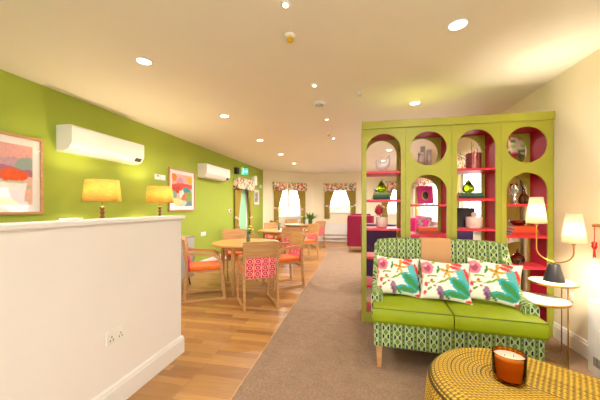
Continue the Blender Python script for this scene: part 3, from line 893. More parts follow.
MB().lathe([(.05, 0), (.065, .02), (.07, .12), (.06, .13), (.058, .115), (0, .115)], n=20).build('pot', M['leaf_dark'], t)
b = MB()
for k in range(46):
    leaf_blade(b, (random.uniform(-.03, .03), random.uniform(-.03, .03), .11), random.random()*6.28, random.uniform(.22, .42), random.uniform(.5, 1.35), .022, .35)
b.build('foliage', M['leaf'], t, weld=False)

# ------------------------------------------------------------------ radiators
def radiator(label, loc, rz, L, h, dep, z0=.0, grille=True):
    """cover facing local -Y, back at y=0"""
    t = thing('radiator', label, 'radiator', loc, rz)
    MB().box(-L/2, L/2, -dep, 0, z0, h, .006).build('casing', M['white'], t)
    b = MB(); c = .07; k = int((L-.12)/.012)
    for i in range(k):
        x = -L/2+.06+i*.012
        b.box(x, x+.005, -dep-.0015, -dep+.001, z0+.07, z0+.14)
    b.build('lower_grille', M['dark'], t, weld=False)
    b = MB()
    for i in range(int((L-.12)/.03)):
        x = -L/2+.06+i*.03; b.box(x, x+.012, -dep+.02, -.02, h-.0005, h+.0015)
    b.build('top_grille', M['grey_metal'], t, weld=False)
    return t
radiator('white radiator cabinet with lower grille at the right wall', (XR-.022, 2.125, 0.006), R(-90), 1.10, .575, .12, 0)
radiator('long white radiator below the plain far window', (-.70, YF-.019, 0), 0, 1.3, .68, .10, .14)

# ------------------------------------------------------------------ shelving unit
SX0, SX1, SY, SH, SD = .043, 1.913, 3.30, 2.253, .37
NC = 4; CW = (SX1-SX0)/NC
def arch(cx, r, z0, ztop, n=28):
    pts = [(cx-r, z0), (cx+r, z0)]
    for i in range(n+1):
        a = PI*i/n; pts.append((cx+r*math.cos(a), ztop-r+r*math.sin(a)))
    return pts
def circ(cx, cz, r, n=56): return [(cx+r*math.cos(2*PI*i/n), cz+r*math.sin(2*PI*i/n)) for i in range(n)]
t = thing('shelving_unit', 'tall lime green room divider shelving with arched and round cut outs and crimson interior', 'shelving unit', ((SX0+SX1)/2, SY, 0), 0)
ox = (SX0+SX1)/2
def plate(name, y, i):
    x0 = SX0+CW*i-ox; x1 = x0+CW; g = .0012; cx = (x0+x1)/2; rr = .184
    outer = [(x0+g, .006), (x1-g, .006), (x1-g, SH-.082), (x0+g, SH-.082)]
    if i % 2 == 0: holes = [arch(cx, rr, .12, 2.115)]
    else: holes = [circ(cx, 1.935, .184), arch(cx, rr, .12, 1.65)]
    me = profile_curve([outer]+holes, .018)
    me.transform(Matrix.Rotation(R(90), 4, 'X')); me.transform(Matrix.Translation((0, y, 0)))
    me.materials.clear(); me.materials.append(M['shelf_green'])
    me.name = name
    return link(name, me, t)
for i in range(NC):
    plate('front_panel', .009, i); plate('back_panel', SD-.009, i)
HS = {0: [1.70, 1.383, 1.061, .74, .42], 1: [1.745, 1.33, 1.0, .68, .36], 2: [1.709, 1.389, 1.07, .75, .43], 3: [1.745, 1.33, 1.006, .69, .36]}
for i in range(NC+1):
    x = SX0+CW*i-ox; w = .012
    if i == 0: x += w
    if i == NC: x -= w
    MB().box(x-w, x+w, .0185, SD-.0185, .006, SH-.082).build('divider' if 0 < i < NC else 'side_liner', M['crimson'], t)
MB().box(SX0-ox, SX1-ox, -.022, SD+.022, SH-.0815, SH, .002).build('cornice', M['shelf_green'], t)
for i in range(NC):
    x0 = SX0+CW*i-ox+(.0245 if i == 0 else .0125); x1 = SX0+CW*(i+1)-ox-(.0245 if i == NC-1 else .0125)
    MB().box(x0, x1, .0185, SD-.0185, SH-.125, SH-.083).build('compartment_top', M['crimson'], t)
    MB().box(x0, x1, .0185, SD-.0185, .006, .12).build('plinth_board', M['shelf_red'], t)
    for z in HS[i]:
        # shelf with its nose reaching into the cut out so the coral edge shows
        cx = (x0+x1)/2 if 0 < i < NC-1 else SX0+CW*(i+.5)-ox
        b = MB(); b.box(x0, x1, .0185, SD-.0185, z-.024, z)
        if not (i % 2 == 1 and z > 1.7): b.box(cx-.182, cx+.182, .001, .0185, z-.024, z).box(cx-.182, cx+.182, SD-.0185, SD-.001, z-.024, z)
        b.build('shelf', M['shelf_red'], t)
SYC = SY+.17      # mid-depth of the shelves
def sx(px, Y=SYC): return wx(px, Y)
EPS = .0006

def books(specs_, x, z, y, group, rz=0):
    """flat stack: list of (w, d, h, material, label), bottom first"""
    for (w, d, h, m, lab, r) in specs_:
        tt = thing('book', lab, 'book', (x, y, z+EPS), R(r)+rz, group)
        MB().box(-w/2, w/2, -d/2, d/2, 0, h*.13, .001).box(-w/2, w/2, -d/2, d/2, h*.87, h, .001).box(-w/2, w/2, -d/2, -d/2+.003, h*.13, h*.87).build('cover', m, tt, weld=False)
        MB().box(-w/2+.003, w/2-.004, -d/2+.0032, d/2-.004, h*.131, h*.869).build('pages', M['wax'], tt)
        z += h+EPS
    return z+EPS
BG1 = plain('green book cloth', '3f6b3d', .6); BG2 = plain('sage book cloth', '7f9a5a', .6); BG3 = plain('dark teal book cloth', '22403a', .6)
BO1 = plain('orange book cloth', 'd9501e', .6); BO2 = plain('red book cloth', 'c4261e', .6); BO3 = plain('rust book cloth', 'a8421e', .6); BBR = plain('brown book cloth', '5c2a1c', .6)

def pear(x, y, z, label, s=1.0):
    tt = thing('pear_bottle', label, 'ornament', (x, y, z+EPS), 0, 'green glass pears')
    pr = [(.025, 0), (.05, .010), (.061, .035), (.060, .06), (.048, .085), (.031, .103), (.024, .12), (.019, .132), (.010, .138)]
    MB().lathe([(r*s, h*s) for r, h in pr], n=24).build('pear_body', M['green_glass'], tt)
    MB().tube([(0, 0, .134*s), (.004, 0, .15*s), (.012, 0, .162*s)], .004*s, 8).build('stalk', M['soil'], tt)
    MB().lathe([(.010*s, .134*s), (.012*s, .139*s), (.006*s, .143*s)], n=12).build('collar', M['leaf_dark'], tt)
    return tt
# column 1
x = sx(382.5); z = HS[0][0]+EPS
tt = thing('bird_figurine', 'white ceramic hen figurine on the top shelf of the first column', 'figurine', (x, SYC, z), 0)
MB().tube([(.074, 0, .20), (.070, 0, .175), (.060, 0, .14), (.046, 0, .105), (.02, 0, .082), (-.012, 0, .078), (-.04, 0, .09), (-.052, 0, .112), (-.062, 0, .128), (-.072, 0, .132)],
          [.006, .018, .026, .040, .056, .060, .046, .028, .020, .006], 16).build('body', M['ceramic'], tt)
MB().tube([(-.056, 0, .145), (-.066, 0, .152), (-.074, 0, .146)], [.003, .006, .003], 8).build('comb', M['pink_ceramic'], tt)
MB().tube([(-.074, 0, .131), (-.088, 0, .126)], [.006, .001], 8).build('beak', M['pink_ceramic'], tt)
MB().lathe([(.035, 0), (.036, .006), (.014, .014), (.014, .035)], n=20).build('foot', M['ceramic'], tt)
z = books([(.19, .14, .032, BG3, 'dark green book at the bottom of the stack under the left pear', 3), (.18, .13, .026, BG1, 'mid green book in the middle of the stack under the left pear', -4), (.17, .12, .026, BG2, 'sage green book on top of the stack under the left pear', 2)],
          sx(381), HS[0][1], SYC, 'green books under the left pear')
pear(sx(381.5), SYC, z, 'green glass pear on books in the first column', .95)
tt = thing('artificial_sprig', 'feathery green sprig lying beside the left glass pear', 'foliage', (sx(376), SYC-.05, z+.001), 0)
b = MB()
for k in range(16): leaf_blade(b, (0, 0, .002), random.uniform(0, 6.28), random.uniform(.03, .055), random.uniform(.5, 1.2), .006, .1)
b.build('leaves', M['leaf_dark'], tt, weld=False); MB().tube([(0, 0, 0), (0, 0, .02)], .003, 6).build('stem', M['leaf_dark'], tt)
z = HS[0][2]+EPS; x = sx(381.5)
tt = thing('potted_flower', 'coral red protea flower in a blush white pot in the first column', 'potted flower', (x, SYC, z), 0)
MB().lathe([(.052, 0), (.062, .004), (.064, .118), (.061, .121), (.055, .121), (.054, .1), (0, .1)], n=28).build('pot', M['pink_ceramic'], tt)
MB().tube([(0, 0, .09), (-.015, 0, .14), (-.03, 0, .17)], .005, 8).build('stem', M['leaf_dark'], tt)
b = MB()
for ring_, (rad, up_, ln) in enumerate([(.012, 1.45, .085), (.022, 1.25, .085), (.03, 1.05, .075), (.034, .8, .06)]):
    for k in range(12):
        a = 2*PI*k/12+ring_*.26
        leaf_blade(b, (-.03+rad*.6*math.cos(a), rad*.6*math.sin(a), .15+.008*(3-ring_)), a, ln, up_, .013, -.25)
b.ball((-.03, 0, .178), .03, .03, .034)
b.build('petals', plain('coral petals', 'd9364a', .6, var=.15, vs=60), tt, weld=False)
b = MB()
for k in range(6): leaf_blade(b, (-.03, 0, .14), 2*PI*k/6, .06, .1, .012, .2)
b.build('leaves', M['leaf_dark'], tt, weld=False)
# column 2
z = HS[1][0]+EPS; tube_m = plain('rose pewter', 'b5a096', .4, .3, var=.15, vs=(60))
for k, (px, r, h, lab, dy) in enumerate([(420.6, .027, .160, 'shortest of three slim metallic cylinder vases in the round opening', -.06), (422.8, .027, .245, 'tallest of three slim metallic cylinder vases', .02), (428.9, .027, .205, 'right hand slim metallic cylinder vase', -.01)]):
    tt = thing('cylinder_vase', lab, 'vase', (wx(px, SYC+dy), SYC+dy, z), 0, 'metallic cylinder vases')
    MB().lathe([(r, 0), (r, h), (r*.8, h), (r*.8, h-.03), (0, h-.03)], n=24).build('vase_body', tube_m, tt)
    MB().lathe([(r*1.02, h-.012), (r*1.06, h-.006), (r*1.02, h)], n=24).build('rim', M['grey_metal'], tt)
# ornate frame
z = HS[1][1]+EPS
tt = thing('ornate_picture_frame', 'ornate magenta picture frame leaning in the second column', 'picture frame', (sx(425.5), SYC, z), R(4))
mt = Matrix.Rotation(R(-12), 4, 'X')
mag = plain('magenta lacquer', 'c4156a', .4)
b = MB(); w, h = .155, .20
b.box(-w/2+.012, w/2-.012, -.008, .006, .012, h-.012, .004, mtx=mt)
for k in range(26):
    s = k/26*2*(w+h)
    if s < w: p = (s-w/2, 0)
    elif s < w+h: p = (w/2, s-w)
    elif s < 2*w+h: p = (w/2-(s-w-h), h)
    else: p = (-w/2, h-(s-2*w-h))
    b.ball((p[0]*.92, 0, (.022+p[1]*.90)), .019, .010, .019, 10, 6, mt)
b.build('carved_frame', mag, tt, weld=False)
MB().lathe([(.05, 0), (.048, .006), (.04, .008)], (0, 0, 0), 28, mt @ Matrix.Translation((0, -.009, h/2)) @ Matrix.Rotation(R(90), 4, 'X') @ Matrix.Diagonal((.8, 1.15, 1, 1))).build('oval_surround', M['brass'], tt)
MB().lathe([(.038, 0), (.038, .003)], (0, 0, 0), 28, mt @ Matrix.Translation((0, -.015, h/2)) @ Matrix.Rotation(R(90), 4, 'X') @ Matrix.Diagonal((.78, 1.12, 1, 1))).build('photo', plain('dark photo', '3a2f33', .4, var=.5, vs=40), tt)
MB().box(-.02, .02, .0, .004, .01, .14, mtx=Matrix.Translation((0, .062, 0)) @ Matrix.Rotation(R(20), 4, 'X')).build('easel_back', mag, tt)
z = books([(.21, .15, .036, BO3, 'rust orange book at the bottom of the stack in the second column', 3), (.20, .145, .034, BO1, 'orange book on top of the stack in the second column', -2)], sx(426.5), HS[1][2], SYC, 'orange books in the second column')
pts = []
for k in range(40):
    a = k/40*2*PI; pts.append((.062*math.sin(a)+.030*math.sin(3*a), .024*math.cos(2*a), .06+.042*math.cos(a*2+.4)+.012*math.sin(3*a)))
mz = min(p[2] for p in pts)
tt = tag(MB().tube([(p[0], p[1], p[2]-mz+.011) for p in pts], .0105, 10, True).build('knot_sculpture', plain('beige stoneware', 'cdbfae', .6), loc=(sx(425), SYC, z)), 'looped beige knot sculpture on the orange books', 'sculpture')
# column 3
z = HS[2][0]+EPS
tt = thing('ribbed_vase', 'ribbed copper glass vase holding bare twigs in the third column', 'vase', (sx(473.5), SYC, z), 0)
b = MB(); n = 48; pr = []
v, f = [], []
for j, zz in enumerate((0, .01, .175, .18)):
    for i in range(n):
        a = 2*PI*i/n; r = .072*(1+.05*math.cos(12*a))*(.97 if j in (0, 3) else 1); v.append((r*math.cos(a), r*math.sin(a), zz))
for j in range(3):
    for i in range(n): f.append((j*n+i, j*n+(i+1) % n, (j+1)*n+(i+1) % n, (j+1)*n+i))
f.append(tuple(range(n-1, -1, -1)))
b._add(v, f, smooth=True); o = b.build('vase_body', plain('copper lustre', 'a25c58', .25, .6, var=.2, vs=20), tt)
md = o.modifiers.new('Solidify', 'SOLIDIFY'); md.thickness = .004
b = MB(); bl = MB()
for (dx, dy, h) in ((-.16, .0, .20), (-.01, .03, .29), (.04, -.03, .27), (.12, .0, .235), (-.19, .03, .10+.09)):
    p0 = Vector((dx*.12, dy, .02)); p3 = Vector((dx, dy, h))
    mid = p0.lerp(p3, .5)+Vector((-dx*.12, 0, .03))
    b.tube([p0, mid, p3], [.003, .0025, .0015], 6)
    for q in range(3):
        pp = mid.lerp(p3, .4+.3*q); b.tube([pp, pp+Vector((random.uniform(-.03, .03), random.uniform(-.01, .01), .03))], [.0018, .001], 5)
        bl.ball(pp+Vector((random.uniform(-.012, .012), 0, .012)), .005, nu=8, nv=5)
b.build('twigs', plain('dark twig', '4a3026', .8), tt, weld=False); bl.build('buds', M['wax'], tt, weld=False)
z = books([(.25, .16, .030, BG3, 'dark green book at the bottom of the stack in the third column', -2), (.235, .15, .034, BG1, 'green book on top of the stack in the third column', 2)], sx(469), HS[2][1], SYC, 'dark green books in the third column')
pear(sx(468.5), SYC, z, 'green glass pear on dark books in the third column', 1.0)
z = HS[2][2]+EPS
tt = thing('photo_frame', 'black photo frame leaning behind the white jar in the third column', 'picture frame', (sx(465.5, SYC+.06), SYC+.06, z), R(-8))
mt = Matrix.Rotation(R(-14), 4, 'X')
MB().box(-.10, .10, -.008, .008, .003, .225, .002, mtx=mt).build('frame', M['black_metal'], tt)
MB().box(-.082, .082, -.010, -.0082, .022, .207, mtx=mt).build('photo', plain('charcoal print', '201a20', .3, var=.5), tt)
tt = thing('lidded_jar', 'squat blush white jar with ball knob lid in the third column', 'jar', (sx(474, SYC-.05), SYC-.05, z), 0)
MB().lathe([(.07, 0), (.078, .006), (.08, .115), (.074, .122), (.03, .126)], n=32).build('jar_body', M['pink_ceramic'], tt)
MB().ball((0, 0, .148), .027).build('lid_knob', M['pink_ceramic'], tt)
# column 4
z = HS[3][1]+EPS
tt = thing('candle_holder', 'clear glass hurricane candle holder in the last column', 'candle holder', (sx(514, SYC-.02), SYC-.02, z), 0)
MB().lathe([(.035, 0), (.035, .006), (.012, .02), (.02, .05), (.012, .075), (.014, .09), (.036, .11)], n=24).build('glass_stem', M['clear_glass'], tt)
o = MB().lathe([(.034, .111), (.04, .15), (.036, .215)], n=24).build('glass_chimney', M['clear_glass'], tt)
MB().lathe([(.02, .1115), (.02, .16), (.004, .163)], n=16).build('candle', M['wax'], tt)
tt = thing('brown_bottle', 'dark brown pear shaped glass bottle beside the hurricane candle holder', 'bottle', (sx(523.5, SYC), SYC, z), 0)
MB().lathe([(.03, 0), (.048, .012), (.055, .045), (.045, .08), (.022, .11), (.014, .14), (.012, .165)], n=24).build('bottle_body', M['smoke_glass'], tt)
MB().tube([(0, 0, .165), (-.01, 0, .185), (-.022, 0, .195)], [.008, .006, .004], 8).build('stopper', M['soil'], tt)
z = books([(.25, .17, .030, BO2, 'red book at the bottom of the stack in the last column', 0), (.24, .16, .030, BO1, 'bright orange book in the middle of the last column stack', 2), (.19, .15, .034, BO1, 'orange red book topping the stack in the last column', -3)], sx(521, SYC-.03), HS[3][2], SYC-.03, 'red and orange books in the last column')
tt = tag(MB().lathe([(.03, 0), (.05, .006), (.075, .035), (.078, .05), (.072, .054), (.066, .046), (.04, .02), (0, .014)], n=28, c=(0, 0, 0)).build('glass_bowl', M['red_glass'], loc=(sx(518, SYC-.03), SYC-.03, z)), 'small round red glass bowl on the red and orange books', 'bowl')
z = HS[3][3]+EPS
tt = thing('round_vase', 'dark amber round glass vase on the lowest visible shelf of the last column', 'vase', (sx(517.5, SYC-.02), SYC-.02, z), 0)
MB().lathe([(.03, 0), (.055, .012), (.066, .05), (.058, .085), (.03, .11), (.014, .125), (.013, .145), (.018, .15)], n=28).build('vase_body', M['smoke_glass'], tt)
MB().tube([(0, 0, .15), (.006, 0, .168)], [.007, .005], 8).build('stopper', M['soil'], tt)
# ------------------------------------------------------------------ sofa
sofa = thing('sofa', 'two seat high back sofa with lime leather seat and green geometric fabric', 'sofa', (.728, 2.70, .006), R(-4.4))
W2, FR, BK = .585, -.385, .385
b = MB(); b.box(-W2+.005, W2-.005, FR+.015, BK-.06, .175, .375, .018, 3, smooth=True); b.build('base', M['geo'], sofa)
for s in (-1, 1):
    x0, x1 = (-W2, -.004) if s < 0 else (.004, W2)
    def cush(u, v): pass
    c = MB(); nx, ny = 26, 24
    th = .125; z0 = .378; y0, y1 = FR-.012, BK-.16
    def top(u, v, sgn):
        x = x0+(x1-x0)*u; y = y0+(y1-y0)*v
        e = (1-(2*u-1)**8)*(1-(2*v-1)**8)
        if sgn > 0: return (x, y, z0+th-.012+.012*((1-(2*u-1)**2)*(1-(2*v-1)**2))**.6+.0*e)
        return (x, y, z0)
    c.surf(lambda u, v: top(u, v, 1), nx, ny); c.surf(lambda u, v: (x0+(x1-x0)*u, y0+(y1-y0)*v, z0), nx, ny)
    c.surf(lambda u, v: (x0+(x1-x0)*u, y0-.008*math.sin(PI*v), z0+(th-.012)*v), nx, 5); c.surf(lambda u, v: (x0+(x1-x0)*u, y1, z0+(th-.012)*v), nx, 5)
    c.surf(lambda u, v: (x0, y0+(y1-y0)*u, z0+(th-.012)*v), ny, 5); c.surf(lambda u, v: (x1, y0+(y1-y0)*u, z0+(th-.012)*v), ny, 5)
    cu = c.build('seat_cushion', M['lime_leather'], sofa)
    pts = []
    for (ax_, ay_, bx_, by_) in ((x0, y0, x1, y0), (x1, y0, x1, y1), (x1, y1, x0, y1), (x0, y1, x0, y0)):
        for k in range(6): pts.append((ax_+(bx_-ax_)*k/6, ay_+(by_-ay_)*k/6, z0+th-.013))
    MB().tube(pts, .0035, 6, True).build('piping', M['olive_piping'], cu)
# back: one curved shell, leaning, with shallow vertical channels
def back_pt(u, z, front):
    x = (2*u-1); zt = (z-.36)/.615
    half = W2-.01-.015*zt
    y = BK-.20+.085*zt
    curve = .05*abs(x)**5        # ends come forward
    th = .155-.055*zt
    chan = 0.004*abs(math.sin(u*PI*9)) if front else 0
    return (x*half, (y-curve-chan) if front else (y+th-curve*.6), z)
NB, MBk = 90, 18
zs = [.36+.60*j/MBk for j in range(MBk+1)]
v = []
for j, z in enumerate(zs):
    for i in range(NB+1): v.append(back_pt(i/NB, z+(.02*(1-abs(2*i/NB-1)**4)*(j/MBk)**3), True))
K = len(v)
for j, z in enumerate(zs):
    for i in range(NB+1): v.append(back_pt(i/NB, z+(.02*(1-abs(2*i/NB-1)**4)*(j/MBk)**3), False))
f = []; Wn = NB+1
for j in range(MBk):
    for i in range(NB):
        a = j*Wn+i; f.append((a, a+1, a+Wn+1, a+Wn)); f.append((K+a+Wn, K+a+Wn+1, K+a+1, K+a))
    a = j*Wn; f.append((a, a+Wn, K+a+Wn, K+a)); a = j*Wn+NB; f.append((a, K+a, K+a+Wn, a+Wn))
for i in range(NB):
    f.append((i, K+i, K+i+1, i+1)); a = MBk*Wn+i; f.append((a, a+1, K+a+1, K+a))
b = MB(); b._add(v, f, smooth=False)
b.build('backrest', M['geo'], sofa, uvfn=lambda p, n: (p.x+.02, p.z) if abs(n.x) < .8 else (p.y, p.z))
# arms: low rolled wings at the rear half
for s in (-1, 1):
    b = MB(); xx = s*(W2-.03)
    def armp(u, v):
        y = BK-.14-.36*v
        hgt = .63-.07*v**2; r = .048-.006*v
        a = u*2*PI
        return (xx+s*.01+r*math.cos(a)*(1.05), y, hgt-.05+r*math.sin(a) if True else 0)
    rows = []
    for v_ in range(11):
        vv = v_/10; y = BK-.13-.50*vv; hgt = .58+.34*(1-min(1, vv/.62))**1.6+.02*(1-vv); r = .047-.018*(1-min(1, vv/.62))**1.5; row = []
        for k in range(13):
            a = PI*k/12; row.append((xx+r*math.cos(a), y, hgt-r+r*math.sin(a)))
        row += [(xx-r, y, .375), (xx+r, y, .375)]; rows.append(row)
    m_ = len(rows[0]); vv = [p for r_ in rows for p in r_]; f = []
    for j in range(10):
        for k in range(m_): f.append((j*m_+k, j*m_+(k+1) % m_, (j+1)*m_+(k+1) % m_, (j+1)*m_+k))
    f.append(tuple(range(m_))); f.append(tuple(10*m_+k for k in range(m_)))
    b._add(vv, f, smooth=False)
    fa = list(b.bm.faces)
    b.build('arm', M['geo'], sofa, uvfn=lambda p, n: (p.y+p.x, p.z+p.x*.5) if abs(n.y) < .8 else (p.x, p.z))
for (lx, ly) in ((-W2+.05, FR+.05), (W2-.05, FR+.05), (-W2+.05, BK-.1), (W2-.05, BK-.1)):
    b = MB(); v = []
    for z, w in ((.178, .024), (0, .015)): v += [(lx-w, ly-w, z), (lx+w, ly-w, z), (lx+w, ly+w, z), (lx-w, ly+w, z)]
    b._add(v, [(0, 1, 2, 3), (7, 6, 5, 4), (0, 4, 5, 1), (1, 5, 6, 2), (2, 6, 7, 3), (3, 7, 4, 0)]); b.build('leg', M['oak'], sofa)
smat = Matrix.Translation((.728, 2.70, .006)) @ Matrix.Rotation(R(-4.4), 4, 'Z')
# throw over the back
b = MB(); v = []; NT, MT = 20, 26; cxu = .485; wu = .118
def throw_pt(u, s):
    uu = cxu-wu+2*wu*u
    if s < .62:
        z = .60+(.975-.60)*(s/.62); p = back_pt(uu, z, True); return (p[0], p[1]-.007, z+.008)
    if s < .72:
        k = (s-.62)/.10; p = back_pt(uu, .975, True); q = back_pt(uu, .975, False)
        return (p[0], p[1]-.007+(q[1]-p[1]+.014)*k, .984+.008*math.sin(PI*k))
    k = (s-.72)/.28; z = .975-.22*k; p = back_pt(uu, z, False); return (p[0], p[1]+.008, z+.008)
b.surf(throw_pt, NT, MT, smat)
o = b.build('throw_blanket', M['tan'], uvfn=lambda p, n: (p.x, p.z)); md = o.modifiers.new('Solidify', 'SOLIDIFY'); md.thickness = .005
tag(o, 'tan herringbone throw draped over the middle of the sofa back', 'blanket')

# cushions
CO = paint('f3ead8', [
    ((-.72, .52, .25, .33, .2), 'd9828f'), ((-.70, .50, .13, .18, .2), 'b24a66'), ((-.78, .62, .06, .08), 'e9b0b0'),
    ((.62, .25, .20, .62, .42), '5fb8b4'), ((.42, .82, .24, .10, -.3), 'e23b36'), ((.36, .60, .22, .09, -.4), 'e8483e'), ((.80, .30, .08, .30, .25), 'e23f3c'),
    ((.08, .62, .07, .20, .1), 'ee8a26'), ((-.10, .42, .20, .07, -.4), 'ee8a26'), ((.20, .38, .18, .06, .2), 'f09a34'), ((-.02, .22, .06, .17, -.3), 'ee8a26'), ((.10, .20, .05, .15, .5), 'f09a34'), ((.06, .42, .06, .07), '6f8f2c'),
    ((-.30, .42, .05, .22, -.15), '3f8a3c'), ((-.45, .82, .10, .05, .8), '8fae3a'), ((.12, .02, .34, .045, .35), '8fae3a'), ((-.15, -.12, .28, .04, .6), '7fa13a'),
    ((-.60, .10, .10, .06, .3), '86a83a'), ((-.42, .12, .09, .05, -.3), '86a83a'), ((-.68, -.22, .10, .05, .6), '9cbc44'), ((-.50, -.18, .09, .05, -.4), '86a83a'), ((-.62, -.52, .12, .05, .5), '6f9a34'),
    ((-.55, -.08, .05, .05), 'cc3f56'), ((-.76, -.30, .06, .14, .1), 'd8455c'), ((-.42, -.36, .05, .05), 'cc3f56'), ((-.78, -.70, .06, .10), 'd8455c'),
    ((-.20, -.62, .13, .30, .25), '9a6f8c'), ((-.22, -.74, .07, .16, .25), '7c4a72'),
    ((.55, -.28, .52, .24, -.75), '35a3a8'), ((.55, -.30, .44, .15, -.75), '3f8a4c'), ((.38, -.66, .46, .17, -.12), '35a3a8'), ((.40, -.68, .36, .10, -.12), '4c8f44'),
    ((-.0, -.75, .22, .06, -.8), '4f8a34'), ((.88, -.88, .12, .05, 0), 'e0483c'), ((-.92, .1, .05, .3), 'e8a070')], .05, 2.2)
def pillow(x, ybase, w, h, tilt, yaw, roll, label):
    zc = .503
    t = thing('scatter_cushion', label, 'cushion', smat @ Vector((x, ybase, zc-.006)), 0, 'white floral scatter cushions')
    N_ = 44
    def prof(u, v, s):
        a, c = 2*u-1, 2*v-1
        thick = .075*(max(0, 1-abs(a)**2.6)*max(0, 1-abs(c)**2.6))**.55
        pin = 1-.055*(1-abs(c)**1)**1.0 if False else 1
        xx = a*w/2*(1-.09*(1-c*c)); zz = c*h/2*(1-.10*(1-a*a))
        return (xx, s*thick, zz)
    b = MB(); b.surf(lambda u, v: prof(u, v, -1), N_, N_); b.surf(lambda u, v: prof(u, v, 1), N_, N_)
    # lean back, then settle the lowest corner on the seat
    Mx = Matrix.Rotation(R(-4.4)+yaw, 4, 'Z') @ Matrix.Rotation(-tilt, 4, 'X') @ Matrix.Rotation(roll, 4, 'Y')
    corners = [Mx @ Vector((sx_*w/2, 0, -h/2)) for sx_ in (-1, 1)]
    lift = -min(c.z for c in corners)
    o = b.build('cover', M['attr_cloth'], t, col=lambda p, n: CO(p.x/w*2, p.z/h*2))
    o.matrix_local = Matrix.Translation((0, 0, lift)) @ Mx
    # piped seam
    pts = []
    for k in range(48):
        s = k/48*4; q = s % 1; e = int(s)
        a, c = [(2*q-1, -1), (1, 2*q-1), (1-2*q, 1), (-1, 1-2*q)][e]
        pts.append((a*w/2*(1-.09*(1-c*c)), 0, c*h/2*(1-.10*(1-a*a))))
    p = MB().tube(pts, .003, 6, True).build('piping', M['wax'], t); p.matrix_local = o.matrix_local.copy()
    return t
pillow(-.375, .0, .385, .36, R(26), R(4), R(3), 'left of three floral cushions, in the left corner of the sofa')
pillow(.005, -.05, .40, .35, R(26), R(-3), R(2), 'middle of three floral cushions, in front of the tan throw')
pillow(.37, -.035, .40, .355, R(26), R(-10), R(6), 'right of three floral cushions, against the right arm')

# ------------------------------------------------------------------ woven coffee table
F1, F2 = Vector((.775, 1.63)), Vector((1.135, 1.35))
ctc = (F1+F2)/2
tb = thing('coffee_table', 'oval golden woven drum coffee table in the foreground', 'coffee table', (ctc.x, ctc.y, .006), math.atan2((F2-F1).y, (F2-F1).x))
HL = (F2-F1).length/2
def stad(r, n=200):
    """points of the stadium at distance r from the core segment, by angle slots"""
    pts = []; na = n//2
    for i in range(na+1):
        a = -PI/2+PI*i/na; pts.append((HL+r*math.cos(a), r*math.sin(a)))
    for i in range(na+1):
        a = PI/2+PI*i/na; pts.append((-HL+r*math.cos(a), r*math.sin(a)))
    # add points along the straight sides
    out = []
    K = 12
    for i, p in enumerate(pts):
        out.append(p)
        q = pts[(i+1) % len(pts)]
        if i == na or i == len(pts)-1:
            for k in range(1, K): out.append((p[0]+(q[0]-p[0])*k/K, p[1]+(q[1]-p[1])*k/K))
    return out
TH, RC = .414, .085; RT = .40
prof = []     # (r, z) guide line, from centre out and down
Ltop = RT-RC
gl = []
s = 0.004
while s < Ltop: gl.append((s, TH, 0, 1)); s += .0045
for k in range(13):
    a = PI/2*k/12; gl.append((Ltop+RC*math.sin(a), TH-RC+RC*math.cos(a), math.sin(a), math.cos(a)))
z = TH-RC
while z > .0:
    k = (TH-RC-z)/(TH-RC); gl.append((RT+.012*math.sin(PI*min(1, k*.9)), z, 1, 0)); z -= .0045
gl.append((RT, 0, 1, 0))
# arc length and scallops
arc = 0; rows = []; pitch = .020; prev = gl[0]
for g_ in gl:
    arc += math.hypot(g_[0]-prev[0], g_[1]-prev[1]); prev = g_
    ph = arc/pitch; hgt = .0075*abs(math.sin(PI*ph))**.6
    rows.append((g_[0]+g_[2]*hgt, g_[1]+g_[3]*hgt, ph))
b = MB(); bm = b.bm; uvdata = {}
rings = []
for (r, z, ph) in rows: rings.append([bm.verts.new((x, y, z)) for x, y in stad(max(r, .003), 120)])
nn = len(rings[0]); uvl = bm.loops.layers.uv.new('UVMap')
for j in range(len(rings)-1):
    rr_ = (rows[j][0]+rows[j+1][0])/2
    acc = 0
    base_ring = [v_.co.copy() for v_ in rings[j]]
    accs = [0]
    for i in range(nn): accs.append(accs[-1]+(base_ring[(i+1) % nn]-base_ring[i]).length)
    p0, p1 = rows[j][2], rows[j+1][2]
    if math.floor(p1) > math.floor(p0+1e-6): p1 = math.floor(p1)-1e-4 if math.floor(p1) > p0 else p1
    for i in range(nn):
        k = (i+1) % nn
        fc = bm.faces.new((rings[j][i], rings[j][k], rings[j+1][k], rings[j+1][i])); fc.smooth = True
        for lp, uvv in zip(fc.loops, ((accs[i], p0), (accs[i+1], p0), (accs[i+1], p1), (accs[i], p1))): lp[uvl].uv = uvv
fc = bm.faces.new(rings[0]); fc = bm.faces.new(list(reversed(rings[-1])))
bmesh.ops.recalc_face_normals(bm, faces=bm.faces)
me = bpy.data.meshes.new('woven_drum'); bm.to_mesh(me); bm.free(); me.materials.append(M['rope'])
link('woven_drum', me, tb)

# candle
cz = .006+TH+.0045
cd = thing('candle', 'large cream candle in a round amber glass on the woven table', 'candle', (.748, 1.627, cz), 0)
pr = [(.058, 0), (.068, .004), (.0715, .02), (.073, .135), (.0718, .140), (.0705, .137), (.069, .022), (.06, .014), (0, .014)]
MB().lathe(pr, n=48).build('glass_vessel', M['amber_glass'], cd)
MB().lathe([(.058, .016), (.0682, .024), (.0695, .118), (.067, .120)], n=40).build('wax', plain('ivory wax', 'f6e6d0', .5, var=.01), cd)
for k in range(2): MB().tube([(-.02+.04*k, 0, .118), (-.02+.04*k+.002, 0, .130)], .0012, 6).build('wick', M['dark'], cd)

